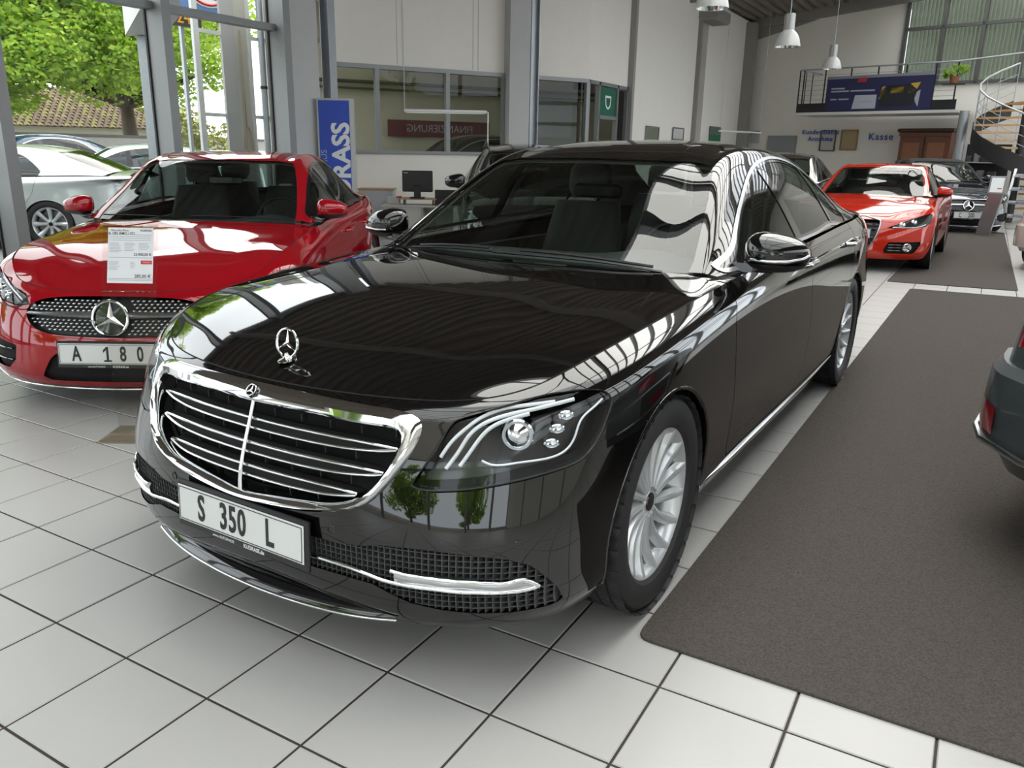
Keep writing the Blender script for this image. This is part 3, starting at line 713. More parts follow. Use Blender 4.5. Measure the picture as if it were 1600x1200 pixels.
def make_wheel(parent, x, y, r, w, rr, nsp=14, side=1, style='multi', detail=True):
    """tyre as the part; rim, spokes, cap, disc under it. axis along x, outside towards side"""
    n = 56 if detail else 36
    M = Matrix.Translation((x, y, r)) @ Matrix.Rotation(math.pi / 2 * side, 4, 'Y')
    h = w / 2
    prof = [(rr - .005, -h * .78), (rr + .012, -h * .92), (r - .055, -h), (r - .022, -h * .94), (r - .006, -h * .8)]
    for k in range(5):
        a = -h * .74 + k * h * .37; gz = .012
        prof += [(r, a), (r, a + h * .37 - gz)]
        if k < 4: prof += [(r - .008, a + h * .37 - gz + .001), (r - .008, a + h * .37 - .001)]
    prof += [(r - .006, h * .8), (r - .022, h * .94), (r - .055, h), (rr + .03, h * .97), (rr + .012, h * .93), (rr - .003, h * .82)]
    if detail:      # cross grooves in the tread
        n2 = 192; R = []
        for q, hz_ in prof:
            dr = [.006 if (q >= r - .0005 and (k + int(abs(hz_) * 90)) % 6 == 0) else 0 for k in range(n2)]
            R.append([tuple(M @ Vector(((q - dr[k]) * math.cos(2 * math.pi * k / n2), (q - dr[k]) * math.sin(2 * math.pi * k / n2), hz_))) for k in range(n2)])
        wh = MB().rings(R, cap=(False, False)).build('wheel', tyre_m, parent, smooth=24)
    else: wh = MB().lathe(prof, n, M, cap=False).build('wheel', tyre_m, parent, smooth=28)
    rim = MB().lathe([(rr - .02, -h * .8), (rr - .004, -h * .82), (rr - .02, -h * .5), (rr - .035, 0), (rr - .03, h * .55), (rr - .012, h * .80), (rr + .006, h * .86), (rr + .006, h * .80)], n, M, cap=False)
    rim.build('rim', alloy, wh, smooth=40)
    MB().lathe([(0, h * .0), (rr * .78, h * .0), (rr * .78, -h * .12), (0, -h * .12)], 32, M).build('brake_disc', disc_m, wh, smooth=30)
    MB().lathe([(rr - .02, -h * .5), (.001, -h * .5)], 32, M, cap=False).build('wheel_back', void_m, wh)
    me = None
    for k in range(nsp):
        if me is None:
            sp = MB(); R = []
            tw = .13 if style == 'multi' else 0
            for f in np.linspace(0, 1, 7):
                q = rr * (.20 + .775 * f); z = h * (.62 + .20 * f - .10 * math.sin(math.pi * f)); wd = (.015 + .0075 * f) if style == 'multi' else (.024 + .012 * f)
                ca, sa = math.cos(tw * f * f), math.sin(tw * f * f); dp = .03 - .014 * f
                ring = [(q, -wd, z - dp), (q, wd, z - dp), (q, wd * .55, z), (q, 0, z + .004), (q, -wd * .55, z)]
                R.append([(ca * a - sa * b, sa * a + ca * b, c) for a, b, c in ring])
            sp.rings(R); sp.xf(Matrix.Identity(4)); so = sp.build('spoke', alloy, wh, smooth=40); me = so.data
        else:
            so = bpy.data.objects.new('spoke', me); col.objects.link(so); so.parent = wh
        so.matrix_local = M @ Matrix.Rotation(2 * math.pi * k / nsp, 4, 'Z')
    MB().lathe([(rr * .28, h * .15), (rr * .27, h * .48), (rr * .2, h * .56), (rr * .15, h * .56), (rr * .14, h * .60), (0, h * .62)], 24, M).build('hub', alloy, wh, smooth=30)
    MB().lathe([(rr * .125, h * .60), (rr * .12, h * .635), (0, h * .64)], 20, M).build('hub_cap', black_gloss, wh, smooth=40)
    if detail:
        for k in range(5):
            a = 2 * math.pi * (k + .5) / 5; MB().lathe([(.011, h * .4), (.011, h * .55), (0, h * .555)], 6, M @ Matrix.Translation((rr * .215 * math.cos(a), rr * .215 * math.sin(a), 0))).build('wheel_bolt', dull_chrome, wh, smooth=0)
    return wh

def star(mb, R, r, depth, M, ring=.10):
    """three pointed star in a ring, facing +z of M"""
    if ring: mb.tube([tuple(M @ Vector((R * math.cos(a), R * math.sin(a), 0))) for a in np.arange(40) * 2 * math.pi / 40], R * ring, 8, closed=True)
    for k in range(3):
        a = math.pi / 2 + 2 * math.pi * k / 3; t = Vector((math.cos(a), math.sin(a), 0)) * R * .98; b = r
        l = Vector((math.cos(a + math.pi / 3), math.sin(a + math.pi / 3), 0)) * b; q = Vector((math.cos(a - math.pi / 3), math.sin(a - math.pi / 3), 0)) * b
        V = [t, l, q, Vector((0, 0, depth)), Vector((0, 0, -depth))]
        mb.add([tuple(M @ v) for v in V], [(0, 1, 3), (0, 3, 2), (1, 0, 4), (0, 2, 4), (1, 4, 3), (3, 4, 2)])
    return mb

def number_plate(parent, o, xdir, up, chars, small=True, w=.52, h=.112, text_scale=.62):
    """chars: list of (string, centre offset)"""
    x = Vector(xdir).normalized(); u = Vector(up).normalized(); n = x.cross(u)
    M = frame(o, x, u, n)
    fr = MB().box((0, -.006, -.008), (w + .022, h + .034, .018), bev=.006, M=M).build('number_plate', black_plastic, parent, smooth=0)
    MB().box((0, 0, .003), (w, h, .004), bev=.002, M=M).build('plate_face', plate_white, fr, smooth=0)
    ln = MB()
    for a, b in (((-w / 2 + .006, h / 2 - .006), (w / 2 - .006, h / 2 - .006)), ((-w / 2 + .006, -h / 2 + .006), (w / 2 - .006, -h / 2 + .006)), ((-w / 2 + .006, -h / 2 + .006), (-w / 2 + .006, h / 2 - .006)), ((w / 2 - .006, -h / 2 + .006), (w / 2 - .006, h / 2 - .006))):
        ln.bar(M @ Vector((*a, .0055)), M @ Vector((*b, .0055)), .0022, .001, up=n)
    ln.build('plate_border', ink, fr, smooth=0)
    for s, dx in chars:
        if s == '1':
            MB().prism([(.004, -.041), (.016, -.041), (.016, .041), (.006, .041), (-.012, .022), (-.012, .008), (.004, .024)], 0, .0013, M @ Matrix.Translation((dx, 0, .005))).build('lettering', ink, fr, smooth=0)
            MB().prism([(-.010, -.041), (.030, -.041), (.030, -.031), (-.010, -.031)], 0, .0013, M @ Matrix.Translation((dx, 0, .005))).build('lettering', ink, fr, smooth=0); continue
        text_obj('lettering', s, .112, ink, fr, M @ Matrix.Translation((dx, -.002, .0055)), sx=text_scale, depth=.0012, bold=.0024, space=1.1)
    if small:
        text_obj('dealer_lettering', 'www.AUTOHAUS', .0125, print_white, fr, M @ Matrix.Translation((-.068, -h / 2 - .013, .0012)), sx=.95, depth=.0006)
        text_obj('dealer_lettering', 'KUDRASS.de', .017, print_white, fr, M @ Matrix.Translation((.06, -h / 2 - .0125, .0012)), sx=.9, depth=.0006, bold=.0003)
    return fr

def rounded_ring(cx, cy, cz, a, b, n=20, p=3.0, plane='xz'):
    out = []
    for t in np.arange(n) * 2 * math.pi / n:
        c, s = math.cos(t), math.sin(t); u = a * math.copysign(abs(c) ** (2 / p), c); v = b * math.copysign(abs(s) ** (2 / p), s)
        out.append((cx + u, cy, cz + v) if plane == 'xz' else (cx + u, cy + v, cz))
    return out

def make_seat(parent, x, y, z, m, w=.26):
    s = MB()
    s.rings([rounded_ring(x, y + .0, z + q, w * k, .26 * k, 16, 4, 'xy') for q, k in ((-.16, .9), (-.02, 1), (.03, .97), (.05, .8))])
    b = []
    for f in np.linspace(0, 1, 6):
        yy = y + .22 + .17 * f; zz = z + .02 + .58 * f; k = 1 - .25 * f ** 2
        b.append(rounded_ring(x, yy, zz, w * k, .075 * (1 - .3 * f), 16, 4, 'xy'))
    s.rings(b)
    s.rings([rounded_ring(x, y + .40 + .03 * q, z + .62 + .2 * q, .13 * k, .05 * k, 14, 3.5, 'xy') for q, k in ((0, .8), (.25, 1), (.75, 1), (1, .75))])
    return s.build('seat', m, parent, smooth=50)

def make_mirror(parent, side, c, size, paint, base, flip=True):
    """door mirror: painted shell, dark lower half, lamp strip and foot"""
    cx, cy, cz = c; a, b, d = size      # half width, half height, depth
    R = []
    for f, k in ((0, .90), (.2, 1.0), (.5, .97), (.78, .80), (.94, .50), (1, .12)):
        ring = []
        for t in np.arange(28) * 2 * math.pi / 28:
            co, si = math.cos(t), math.sin(t)
            u = math.copysign(abs(co) ** .75, co) * a * k; v = math.copysign(abs(si) ** .8, si) * b * k
            v *= (1.0 - .22 * (u / a)) if si > 0 else (1 - .05 * (u / a))
            ring.append((side * (cx + u + .02 * f), cy - d * f + .035 * (u / a), cz + v + (.10 * b) * (1 - u / a) * (si > 0)))
        R.append(ring)
    sh = MB().rings(R).build('door_mirror', paint, parent, smooth=50)
    gl = [[(p[0] + side * 0, p[1] + .012, p[2]) for p in R[0]], [((p[0] - side * cx) * .93 + side * cx, p[1] + .004, (p[2] - cz) * .9 + cz) for p in R[0]]]
    MB().rings(gl).build('mirror_glass', black_gloss, sh, smooth=30)
    ft = MB(); bx = base
    ft.rings([rounded_ring(side * (bx[0] + (cx - .3 * a - bx[0]) * f), bx[1] + (cy - d * .45 - bx[1]) * f, bx[2] + (cz - b * .86 - bx[2]) * f, .05 - .01 * f, .018, 12, 3) for f in (0, .35, .7, 1)])
    ft.build('mirror_foot', black_gloss, sh, smooth=50)
    lo = MB(); lo.rings([[(p[0], p[1], min(p[2], cz - b * .45) - .004) for p in r] for r in R[:5]]); lo.build('mirror_underside', black_plastic, sh, smooth=50)
    return sh

def split_lr(name, S, m, root):
    for s in (-1, 1):
        h = clip(S, -s * S.V[:, 0])[0]
        if len(h.F): surf_obj(name, h, m, root)

def car_common(root, SH, sp):
    """cuts the master surfaces of a car into its panels and builds glass, wheels and cabin"""
    paint = sp['paint']; out = {}
    mid = [0, sp.get('midy', 1.4), .5]
    for k in ('belt', 'hood', 'house', 'deck'):
        if getattr(SH, k) is not None: orient(getattr(SH, k), mid)
    belt = SH.belt; L = sp['arch']
    ar = lambda S: np.minimum.reduce([np.where(np.abs(S.V[:, 0]) > .5, np.hypot(S.V[:, 1] - y, S.V[:, 2] - z) - r, 1.0) for y, z, r in L])
    shell = offset(belt, -.025)
    _, belt = clip(belt, ar(belt))
    _, shell = clip(shell, ar(shell) - .012)
    for poly, pr, mk in sp.get('shell_holes', []): _, shell = clip(shell, fld(shell, poly, pr, mk))
    for name, poly, pr, mk, gap in sp.get('pieces', []):
        a, belt = cut(belt, fld(belt, poly, pr, mk), gap); out[name] = a
    side = lambda V: np.abs(V[:, 0]) > .62
    for name, poly in sp.get('doors', []):
        a, belt = cut(belt, fld(belt, poly, 'yz', side), .005)
        l, r = clip(a, a.V[:, 0])
        for q in (l, r): surf_obj(name, q, paint, root)
    surf_obj('body_panel', belt, paint, root)
    surf_obj('inner_shell', shell, void_m, root)
    surf_obj('hood', SH.hood, paint, root)
    surf_obj('hood_underside', offset(SH.hood, -.02), void_m, root)
    if SH.deck is not None: surf_obj('boot_lid', SH.deck, paint, root)
    # arch lips
    for y, z, r in L:
        for s in (-1, 1):
            t = np.linspace(-.35, math.pi + .35, 40); B = belt.V[(np.sign(belt.V[:, 0]) == s) & (np.abs(belt.V[:, 0]) > .5)]
            path = []
            for a in t:
                yy, zz = y + r * math.cos(a), z + r * math.sin(a)
                if zz < sp['sill'] + .02: continue
                d = (B[:, 1] - yy) ** 2 + (B[:, 2] - zz) ** 2; path.append((B[np.argmin(d), 0] - s * .006, yy, zz))
            MB().tube(path, .009, 6).build('arch_lip', paint, root, smooth=60)
            ln = MB(); R = []
            for xx in (.56, .80, .9): R.append([(s * xx, y + (r + .012) * math.cos(a), z + (r + .012) * math.sin(a)) for a in np.linspace(-.3, math.pi + .3, 24)])
            ln.rings(R, closed=False); ln.add([R[0][i] for i in range(24)] + [(s * .56, y, z - .1)], [(i, i + 1, 24) for i in range(23)])
            ln.build('wheel_well', void_m, root, smooth=40)
    # glass
    house = SH.house
    ws, house = clip(house, fld(house, sp['ws'], 'axz', lambda V: V[:, 1] < sp['ws_y']))
    rim, ws = clip(ws, -(fld(ws, sp['ws'], 'axz') + .03)) if False else (None, ws)
    surf_obj('windscreen', offset(ws, -.004), car_glass, root)
    rw, house = clip(house, fld(house, sp['rw'], 'axz', lambda V: V[:, 1] > sp['rw_y'])); surf_obj('rear_window', rw, car_glass_dark, root)
    sidem = lambda V: np.abs(V[:, 0]) > .45
    f = fld(house, sp['dlo'], 'yz', sidem)
    gl, house2 = clip(house, f)
    tw = sp.get('trim_w', .02)
    trim, house2 = clip(house2, fld(house2, sp['dlo'], 'yz', sidem) - tw)
    split_lr('window_trim', offset(trim, .004), sp.get('trim', chrome), root)
    for p in sp['pillars']:
        pl, gl = clip(gl, fld(gl, p, 'yz')); split_lr('window_pillar', offset(pl, .002), black_gloss, root)
    gi, _ = clip(gl, fld(gl, sp['dlo'], 'yz') + .012); 
    edge = clip(gl, -(fld(gl, sp['dlo'], 'yz') + .012))[0]; split_lr('window_seal', offset(edge, .001), black_gloss, root)
    cuts = sorted(np.mean([q[0] for q in p]) for p in sp['pillars'])
    for s in (-1, 1):
        h = clip(gi, -s * gi.V[:, 0])[0]
        bounds = [-9] + cuts + [99]
        for a, b in zip(bounds[:-1], bounds[1:]):
            q = clip(clip(h, a - h.V[:, 1])[0], None or (lambda S: S.V[:, 1] - b)(clip(h, a - h.V[:, 1])[0]))[0]
            if len(q.F): surf_obj('side_window', offset(q, -.002), car_glass_dark, root)
    surf_obj('roof', house2, paint, root)
    surf_obj('headliner', offset(house2, -.025), mat('headliner', (.16, .155, .145), .8), root)
    # wheels
    for (x, y, r, w_, rr) in sp['wheels']:
        for s in (-1, 1): make_wheel(root, s * x, y, r, w_, rr, sp.get('nsp', 14), s, sp.get('rim_style', 'multi'), sp.get('detail', True))
    # underbody
    ub = MB(); (y0, z0, r0), (y1, z1, r1) = L
    ub.box((0, (y0 + y1) / 2, .24), (1.62, y1 - y0 - r0 - r1 - .06, .08)); ub.box((0, (y0 + y1) / 2, .27), (1.10, y1 - y0 + 1.3, .08))
    ub.build('underbody', void_m, root, smooth=0)
    # cabin
    if sp.get('cabin', True):
        zf, yc = sp['floor_z'], sp['cowl_y']; W = sp['cabin_w']
        d = MB(); R = []
        for x in np.linspace(-W, W, 25):
            hump = .045 * math.exp(-((x - .36) / .2) ** 2); k = 1 - .12 * (x / W) ** 2
            R.append([(x, yc - .02, sp['dash_z'] - .07), (x, yc + .12, sp['dash_z'] - .015), (x, yc + .40, sp['dash_z'] + hump * .4), (x, yc + .62 * k, sp['dash_z'] + hump), (x, yc + .70 * k, sp['dash_z'] - .05 + hump * .5), (x, yc + .66 * k, sp['dash_z'] - .35)])
        d.rings(R, closed=False); d.build('dashboard', dash_m, root, smooth=50)
        st = MB(); M = Matrix.Translation((.36, yc + .86, sp['dash_z'] - .02)) @ Matrix.Rotation(math.radians(68), 4, 'X')
        st.tube([tuple(M @ Vector((.185 * math.cos(a), .185 * math.sin(a), 0))) for a in np.arange(32) * 2 * math.pi / 32], .014, 8, closed=True)
        for a in (0, math.pi, -math.pi / 2): st.bar(M @ Vector((.18 * math.cos(a), .18 * math.sin(a), 0)), M @ Vector((0, 0, -.01)), .035, .016)
        st.lathe([(.07, -.02), (.07, .01), (0, .02)], 16, M); st.build('steering_wheel', black_plastic, root, smooth=40)
        for x in (-.37, .37): make_seat(root, x, sp['seat_y'], zf + .25, sp.get('seat_m', cabin_m))
        if sp.get('rear_seats', True):
            for x in (-.36, .36): make_seat(root, x, sp['seat_y'] + sp.get('row', .95), zf + .25, sp.get('seat_m', cabin_m))
        fb = MB(); fb.box((0, sp['seat_y'] + .5, zf), (2 * W - .06, 2.6, .06)); fb.build('cabin_floor', void_m, root, smooth=0)
        dp = MB()
        for s in (-1, 1): MB().box((s * (W + .03), sp['seat_y'] + .5, (zf + sp['belt_z']) / 2 - .02), (.05, 2.5, sp['belt_z'] - zf - .1)).build('door_lining', cabin_m, root, smooth=0)
        MB().box((0, sp['header'][0] + .10, sp['header'][1] - .13), (.24, .03, .065), bev=.012).build('rear_view_mirror', black_gloss, root, smooth=0)
    # wipers and cowl
    E = SH.hoodnet[-1]
    cw = MB(); R = [[tuple(p + np.array([0, -.01, -.012])) for p in E], [tuple(p + np.array([0, .07 - .015 * abs(p[0]), .002])) for p in E], [tuple(p + np.array([0, .12, -.06])) for p in E]]
    cw.rings(R, closed=False); cw.build('cowl_panel', black_plastic, root, smooth=40)
    return out
# ---------------------------------------------------------------- black limousine
black_paint = mat('black_car_paint', (.0035, .0032, .0032), .03, coat=.45, spec=.5)
LIM = limousine_shape((.018, .018))
limo = tag(empty('limousine_car', (1.28784682, 0.42597441, 0), -0.02830736), 'glossy black limousine with tall chrome grille and star on its hood', 'car')
head_o = [(0.537, -0.756, 0.591), (0.558, -0.73, 0.643), (0.583, -0.691, 0.706), (0.602, -0.66, 0.752), (0.688, -0.585, 0.783), (0.755, -0.505, 0.805), (0.826, -0.426, 0.816), (0.866, -0.371, 0.811), (0.885, -0.347, 0.797), (0.895, -0.348, 0.78), (0.898, -0.368, 0.75), (0.895, -0.403, 0.705), (0.883, -0.45, 0.66), (0.866, -0.489, 0.64), (0.804, -0.58, 0.621), (0.733, -0.65, 0.604), (0.653, -0.706, 0.589), (0.594, -0.735, 0.583)]
hz = lambda P: [(.70711 * (p[0] + p[1]), p[2]) for p in P]
headp = hz(head_o)
g_out = [(0, .779), (.2, .776), (.4, .771), (.488, .763), (.524, .745), (.528, .70), (.507, .64), (.468, .575), (.432, .535), (.38, .511), (.28, .487), (.16, .474), (0, .466)]
g_in = [(0, .728), (.22, .73), (.42, .725), (.478, .716), (.487, .690), (.468, .625), (.435, .572), (.405, .548), (.34, .524), (.26, .513), (.17, .505), (.09, .498), (0, .492)]
mesh_top = [(0, .405), (.288, .409), (.414, .416), (.462, .429), (.543, .434), (.626, .433), (.703, .427), (.772, .414), (.815, .393), (.846, .35), (.867, .312), (.873, .279)]
mesh_bot = [(.871, .266), (.839, .263), (.793, .260), (.707, .260), (.63, .265), (.547, .276), (.494, .294), (.447, .311), (.356, .315), (.244, .314), (0, .313)]
meshp = mesh_top + mesh_bot
meshp_full = meshp + [(-a, b) for a, b in meshp[::-1]]
nose = lambda V: V[:, 1] < -.3
dlo = smooth_loop([(.80, .998), (.9, 1.035), (1.05, 1.105), (1.27, 1.215), (1.55, 1.325), (1.85, 1.385), (2.2, 1.40), (2.5, 1.375), (2.75, 1.305), (2.93, 1.19), (3.03, 1.09), (3.03, 1.062), (2.7, 1.056), (2.2, 1.048), (1.7, 1.038), (1.2, 1.02), (.95, 1.008)], 4)
ws = [(0, .95), (.712, .95), (.705, 1.02), (.672, 1.115), (.624, 1.245), (.575, 1.345), (.55, 1.372), (.45, 1.386), (0, 1.394)]
LS = dict(paint=black_paint, arch=[(0, .345, .385), (3.165, .345, .385)], sill=.2, midy=1.7,
          pieces=[('grille', g_out + [(-a, b) for a, b in g_out[::-1]], 'xz', nose, 0), ('mesh', meshp_full, 'xz', nose, 0), ('head', headp, 'hz', lambda V: V[:, 1] < -.1, .006)],
          shell_holes=[(g_out + [(-a, b) for a, b in g_out[::-1]], 'xz', nose), (headp, 'hz', lambda V: V[:, 1] < -.1), (meshp_full, 'xz', nose)],
          doors=[('front_door', [(.70, 1.2), (.68, .95), (.615, .83), (.625, .70), (.65, .5), (.67, .36), (.69, .295), (1.86, .29), (1.90, .40), (1.88, .64), (1.84, .84), (1.80, 1.2)]),
                 ('rear_door', [(1.80, 1.2), (1.84, .84), (1.88, .64), (1.90, .40), (1.86, .29), (2.66, .29), (2.76, .42), (2.86, .62), (2.99, .80), (3.05, 1.0), (3.05, 1.2)])],
          ws=ws, ws_y=1.6, rw=[(0, 1.12), (.60, 1.10), (.56, 1.3), (.5, 1.385), (0, 1.415)], rw_y=2.85, dlo=dlo,
          pillars=[[(1.76, .9), (1.86, .9), (1.80, 1.5), (1.70, 1.5)], [(2.60, .9), (2.64, .9), (2.60, 1.5), (2.56, 1.5)]],
          wheels=[(.815, 0, .352, .245, .246), (.815, 3.165, .352, .245, .246)], trim=mat('bright_trim', (.66, .67, .69), .25, metal=.85), trim_w=.013, nsp=15, floor_z=.30, cowl_y=.62, cabin_w=.70, dash_z=.955, belt_z=1.0, seat_y=1.62, row=1.15, header=(1.26, 1.372), seat_m=mat('seat_leather', (.05, .047, .045), .5))
pc = car_common(limo, LIM, LS)
fy = front_y(LIM.belt)
# front grille: frame, backing, slats, fins, bar, badge
def ring_of(half): 
    q = list(half) + [(-a, b) for a, b in half[-2:0:-1]]
    return np.array(smooth_loop(q, 5))
ro, ri = ring_of(g_out), ring_of(g_in)
n = len(ro)
# match the inner ring to the outer one by angle
ca = np.array([0, .62]); ang = lambda R: np.unwrap(np.arctan2(R[:, 1] - ca[1], R[:, 0] - ca[0]))
def at_ang(R, a):
    th = np.arctan2(R[:, 1] - ca[1], R[:, 0] - ca[0]); d = np.abs((th[:, None] - a[None] + math.pi) % (2 * math.pi) - math.pi); return R[np.argmin(d, 0)]
rings = []
for f, dy in ((0, .004), (.10, -.016), (.35, -.024), (.72, -.020), (.90, -.012), (1.0, .004), (1.02, .05)):
    R = []
    for k in range(n):
        p = ro[k] * (1 - f) + ri[k] * f; R.append((p[0], fy(p[0], p[1]) + dy, p[1]))
    rings.append(R)
gr = MB().rings(rings, cap=(False, False)).build('grille', chrome, limo, smooth=40)
bk = []
for k in range(n): bk.append((ri[k][0] * 1.02, fy(*ri[k]) + .06, ri[k][1]))
MB().add(bk + [(0, -.74, .61)], [(k, (k + 1) % n, n) for k in range(n)]).build('grille_backing', void_m, gr)
def in_half(z):
    h = np.array(g_in); h = h[3:]; return float(np.interp(z, h[::-1, 1], h[::-1, 0]))
for z0 in (.668, .605, .543):
    xe = in_half(z0) - .012; up = []; lo = []; xs = np.linspace(-xe, xe, 41)
    bl = []
    for x in xs:
        t = abs(x) / xe; sag = -.012 * (1 - t ** 2) * 0; op = .0125 * max(0, 1 - t ** 6) + .0008; y = fy(x, z0) + .012 + .012 * t ** 4
        up.append((x, y, z0 + op)); lo.append((x, y - .006, z0 - op)); bl.append([(x, y + .004, z0 + op), (x, y, z0), (x, y - .002, z0 - op), (x, y + .03, z0 - op), (x, y + .035, z0 + op)])
    MB().tube(up, .0052, 8).build('slat', chrome, gr, smooth=60); MB().tube(lo, .0046, 8).build('slat', chrome, gr, smooth=60)
    MB().rings(bl).build('slat_blade', void_m, gr, smooth=30)
fin_me = MB().box((0, .012, 0), (.003, .02, .022)).build('fin', mat('fin_grey', (.035, .035, .035), .4), gr, smooth=0); first = True
for zc in (.70, .636, .573, .517):
    for k in range(-5, 6):
        x = k * .10 + .05
        if abs(x) > in_half(zc) - .03 or abs(x) < .02: continue
        f = fin_me if first else bpy.data.objects.new('fin', fin_me.data)
        if not first: col.objects.link(f); f.parent = gr
        first = False; f.location = (x, fy(x, zc) + .03, zc)
bar = [(0, fy(0, z) - .006, z) for z in np.linspace(.733, .49, 9)]
MB().tube(bar, .0065, 10).build('centre_bar', chrome, gr, smooth=60)
bm_ = Matrix.Translation((0, fy(0, .765) - .025, .762)) @ Matrix.Rotation(math.radians(52), 4, 'X')
MB().lathe([(.020, -.006), (.020, .004), (0, .004)], 28, bm_).build('badge_disc', black_gloss, gr, smooth=30)
b = MB(); star(b, .017, .0045, .002, bm_ @ Matrix.Translation((0, 0, .006)), ring=.1); b.build('badge_star', chrome, gr, smooth=30)
# star standing on the hood
sm = Matrix.Translation((0, -.652, .872)) @ Matrix.Rotation(math.radians(82), 4, 'X')
s = MB(); star(s, .042, .007, .004, sm, ring=.085); so = s.build('hood_star', chrome, limo, smooth=30)
MB().lathe([(.028, 0), (.028, .003), (.012, .008), (.006, .014), (.005, .022), (0, .022)], 24, Matrix.Translation((0, -.655, .823)) @ Matrix.Rotation(math.radians(8), 4, 'X') @ Matrix.Diagonal((.8, 1.1, 1, 1))).build('star_foot', chrome, so, smooth=40)
# lower intake: recessed backing, lattice, chrome blades, lip
mback = pc['mesh']; surf_obj('intake_backing', offset(mback, -.03), void_m, limo)
lat = MB()
def on(x, z, d): return (x, fy(x, z) + d, z)
mt, mbm = np.array(mesh_top), np.array(mesh_bot)[::-1]
for s_ in (-1, 1):
    for x in np.arange(.0, .87, .0165):
        zt = float(np.interp(x, mt[:, 0], mt[:, 1])); zb = float(np.interp(x, mbm[:, 0], mbm[:, 1]))
        if zt - zb > .02:
            zs = np.linspace(zb, zt, 5); lat.rings([[on(s_ * (x + dx), z, dy) for dx, dy in ((-.0012, .004), (.0012, .004), (.0012, .03), (-.0012, .03))] for z in zs])
    for z in np.arange(.274, .434, .0165):
        xs = [x for x in np.arange(0, .875, .02) if float(np.interp(x, mbm[:, 0], mbm[:, 1])) - .002 < z < float(np.interp(x, mt[:, 0], mt[:, 1])) + .002]
        run_ = []
        for x in xs:
            if run_ and x - run_[-1] > .021: 
                if len(run_) > 1: lat.rings([[on(s_ * q, z + dz, dy) for dz, dy in ((-.0012, .006), (.0012, .006), (.0012, .03), (-.0012, .03))] for q in run_])
                run_ = []
            run_.append(x)
        if len(run_) > 1: lat.rings([[on(s_ * q, z + dz, dy) for dz, dy in ((-.0012, .006), (.0012, .006), (.0012, .03), (-.0012, .03))] for q in run_])
lo_ = lat.build('intake_lattice', mat('lattice_plastic', (.05, .05, .052), .5), limo, smooth=0); lo_['kind'] = 'stuff'
chr1 = smooth_path([(0.0, .354), (.2, .354), (.328, .352), (.396, .348), (.456, .338), (.512, .331), (.59, .329), (.669, .327), (.743, .325), (.793, .325), (.818, .328), (.836, .332)], 4)
chr2 = smooth_path([(.503, .366), (.528, .362), (.588, .359), (.668, .356), (.741, .352), (.778, .351), (.801, .357), (.816, .352), (.836, .332)], 4)
for s_ in (-1, 1):
    t = MB(); t.tube([(s_ * x, fy(s_ * x, z) - .006, z) for x, z in chr1], .0062, 8)
    so = t.build('intake_trim', chrome, limo, smooth=60)
    t = MB(); t.tube([(s_ * x, fy(s_ * x, z) - .008, z) for x, z in chr2], .0062, 8); t.build('trim_blade', chrome, so, smooth=60)
    R = []
    for x in np.linspace(.51, .832, 24):
        za, zb = float(np.interp(x, chr1[:, 0], chr1[:, 1])), float(np.interp(x, chr2[:, 0], chr2[:, 1]))
        R.append([(s_ * x, fy(s_ * x, za + (zb - za) * f) - .002 - .004 * math.sin(math.pi * f), za + (zb - za) * f) for f in np.linspace(0, 1, 6)])
    MB().rings(R, closed=False).build('trim_infill', dull_chrome, so, smooth=60)
lip = smooth_path([(-.50, -.785, .205), (-.40, -.815, .197), (-.22, -.845, .19), (0, -.857, .188), (.22, -.845, .19), (.40, -.815, .197), (.50, -.785, .205)], 6)
MB().tube(lip, .005, 8).build('lip_trim', chrome, limo, smooth=60)
R = [[(p[0] * .985, p[1] + dy, p[2] + dz) for p in lip] for dy, dz in ((.0, .0), (.006, .014), (.022, .034), (.06, .042), (.12, .03), (.1, .0))]
MB().rings(R, closed=False).build('front_lip', black_gloss, limo, smooth=50)
for x, z in ((.327, .445), (-.327, .445), (.79, .452), (-.79, .452)):
    y = fy(x, z); MB().lathe([(.013, -.004), (.013, .0015), (.0115, .002), (.011, .0005), (0, .0005)], 20, Matrix.Translation((x, y, z)) @ Matrix.Rotation(math.atan2(x * 1.0, .8 if abs(x) > .5 else 2), 4, 'Z') @ Matrix.Rotation(math.pi / 2, 4, 'X')).build('parking_sensor', black_gloss, limo, smooth=30)
# headlights
hd = pc['head']
G = dict(g=[[(0.595, -0.709, 0.659), (0.613, -0.682, 0.699), (0.637, -0.654, 0.73), (0.662, -0.628, 0.755), (0.706, -0.582, 0.777), (0.756, -0.539, 0.785), (0.804, -0.49, 0.79)],
            [(0.613, -0.711, 0.632), (0.636, -0.681, 0.68), (0.649, -0.655, 0.716), (0.676, -0.626, 0.744), (0.715, -0.59, 0.762), (0.772, -0.534, 0.776), (0.838, -0.447, 0.792)],
            [(0.644, -0.693, 0.64), (0.66, -0.671, 0.675), (0.674, -0.646, 0.708), (0.69, -0.623, 0.732), (0.718, -0.595, 0.75), (0.763, -0.55, 0.765)]],
         low=[(0.689, -0.661, 0.657), (0.712, -0.65, 0.647), (0.763, -0.609, 0.65), (0.821, -0.546, 0.656), (0.847, -0.506, 0.67), (0.858, -0.478, 0.699), (0.861, -0.451, 0.741), (0.875, -0.407, 0.767), (0.883, -0.373, 0.784)],
         led=[(0.834, -0.481, 0.756), (0.825, -0.511, 0.725), (0.821, -0.532, 0.69)])
inn = np.array([-.62, .72, -.05])
def push(p, d, s): return (s * (p[0] + inn[0] * d), p[1] + inn[1] * d, p[2])
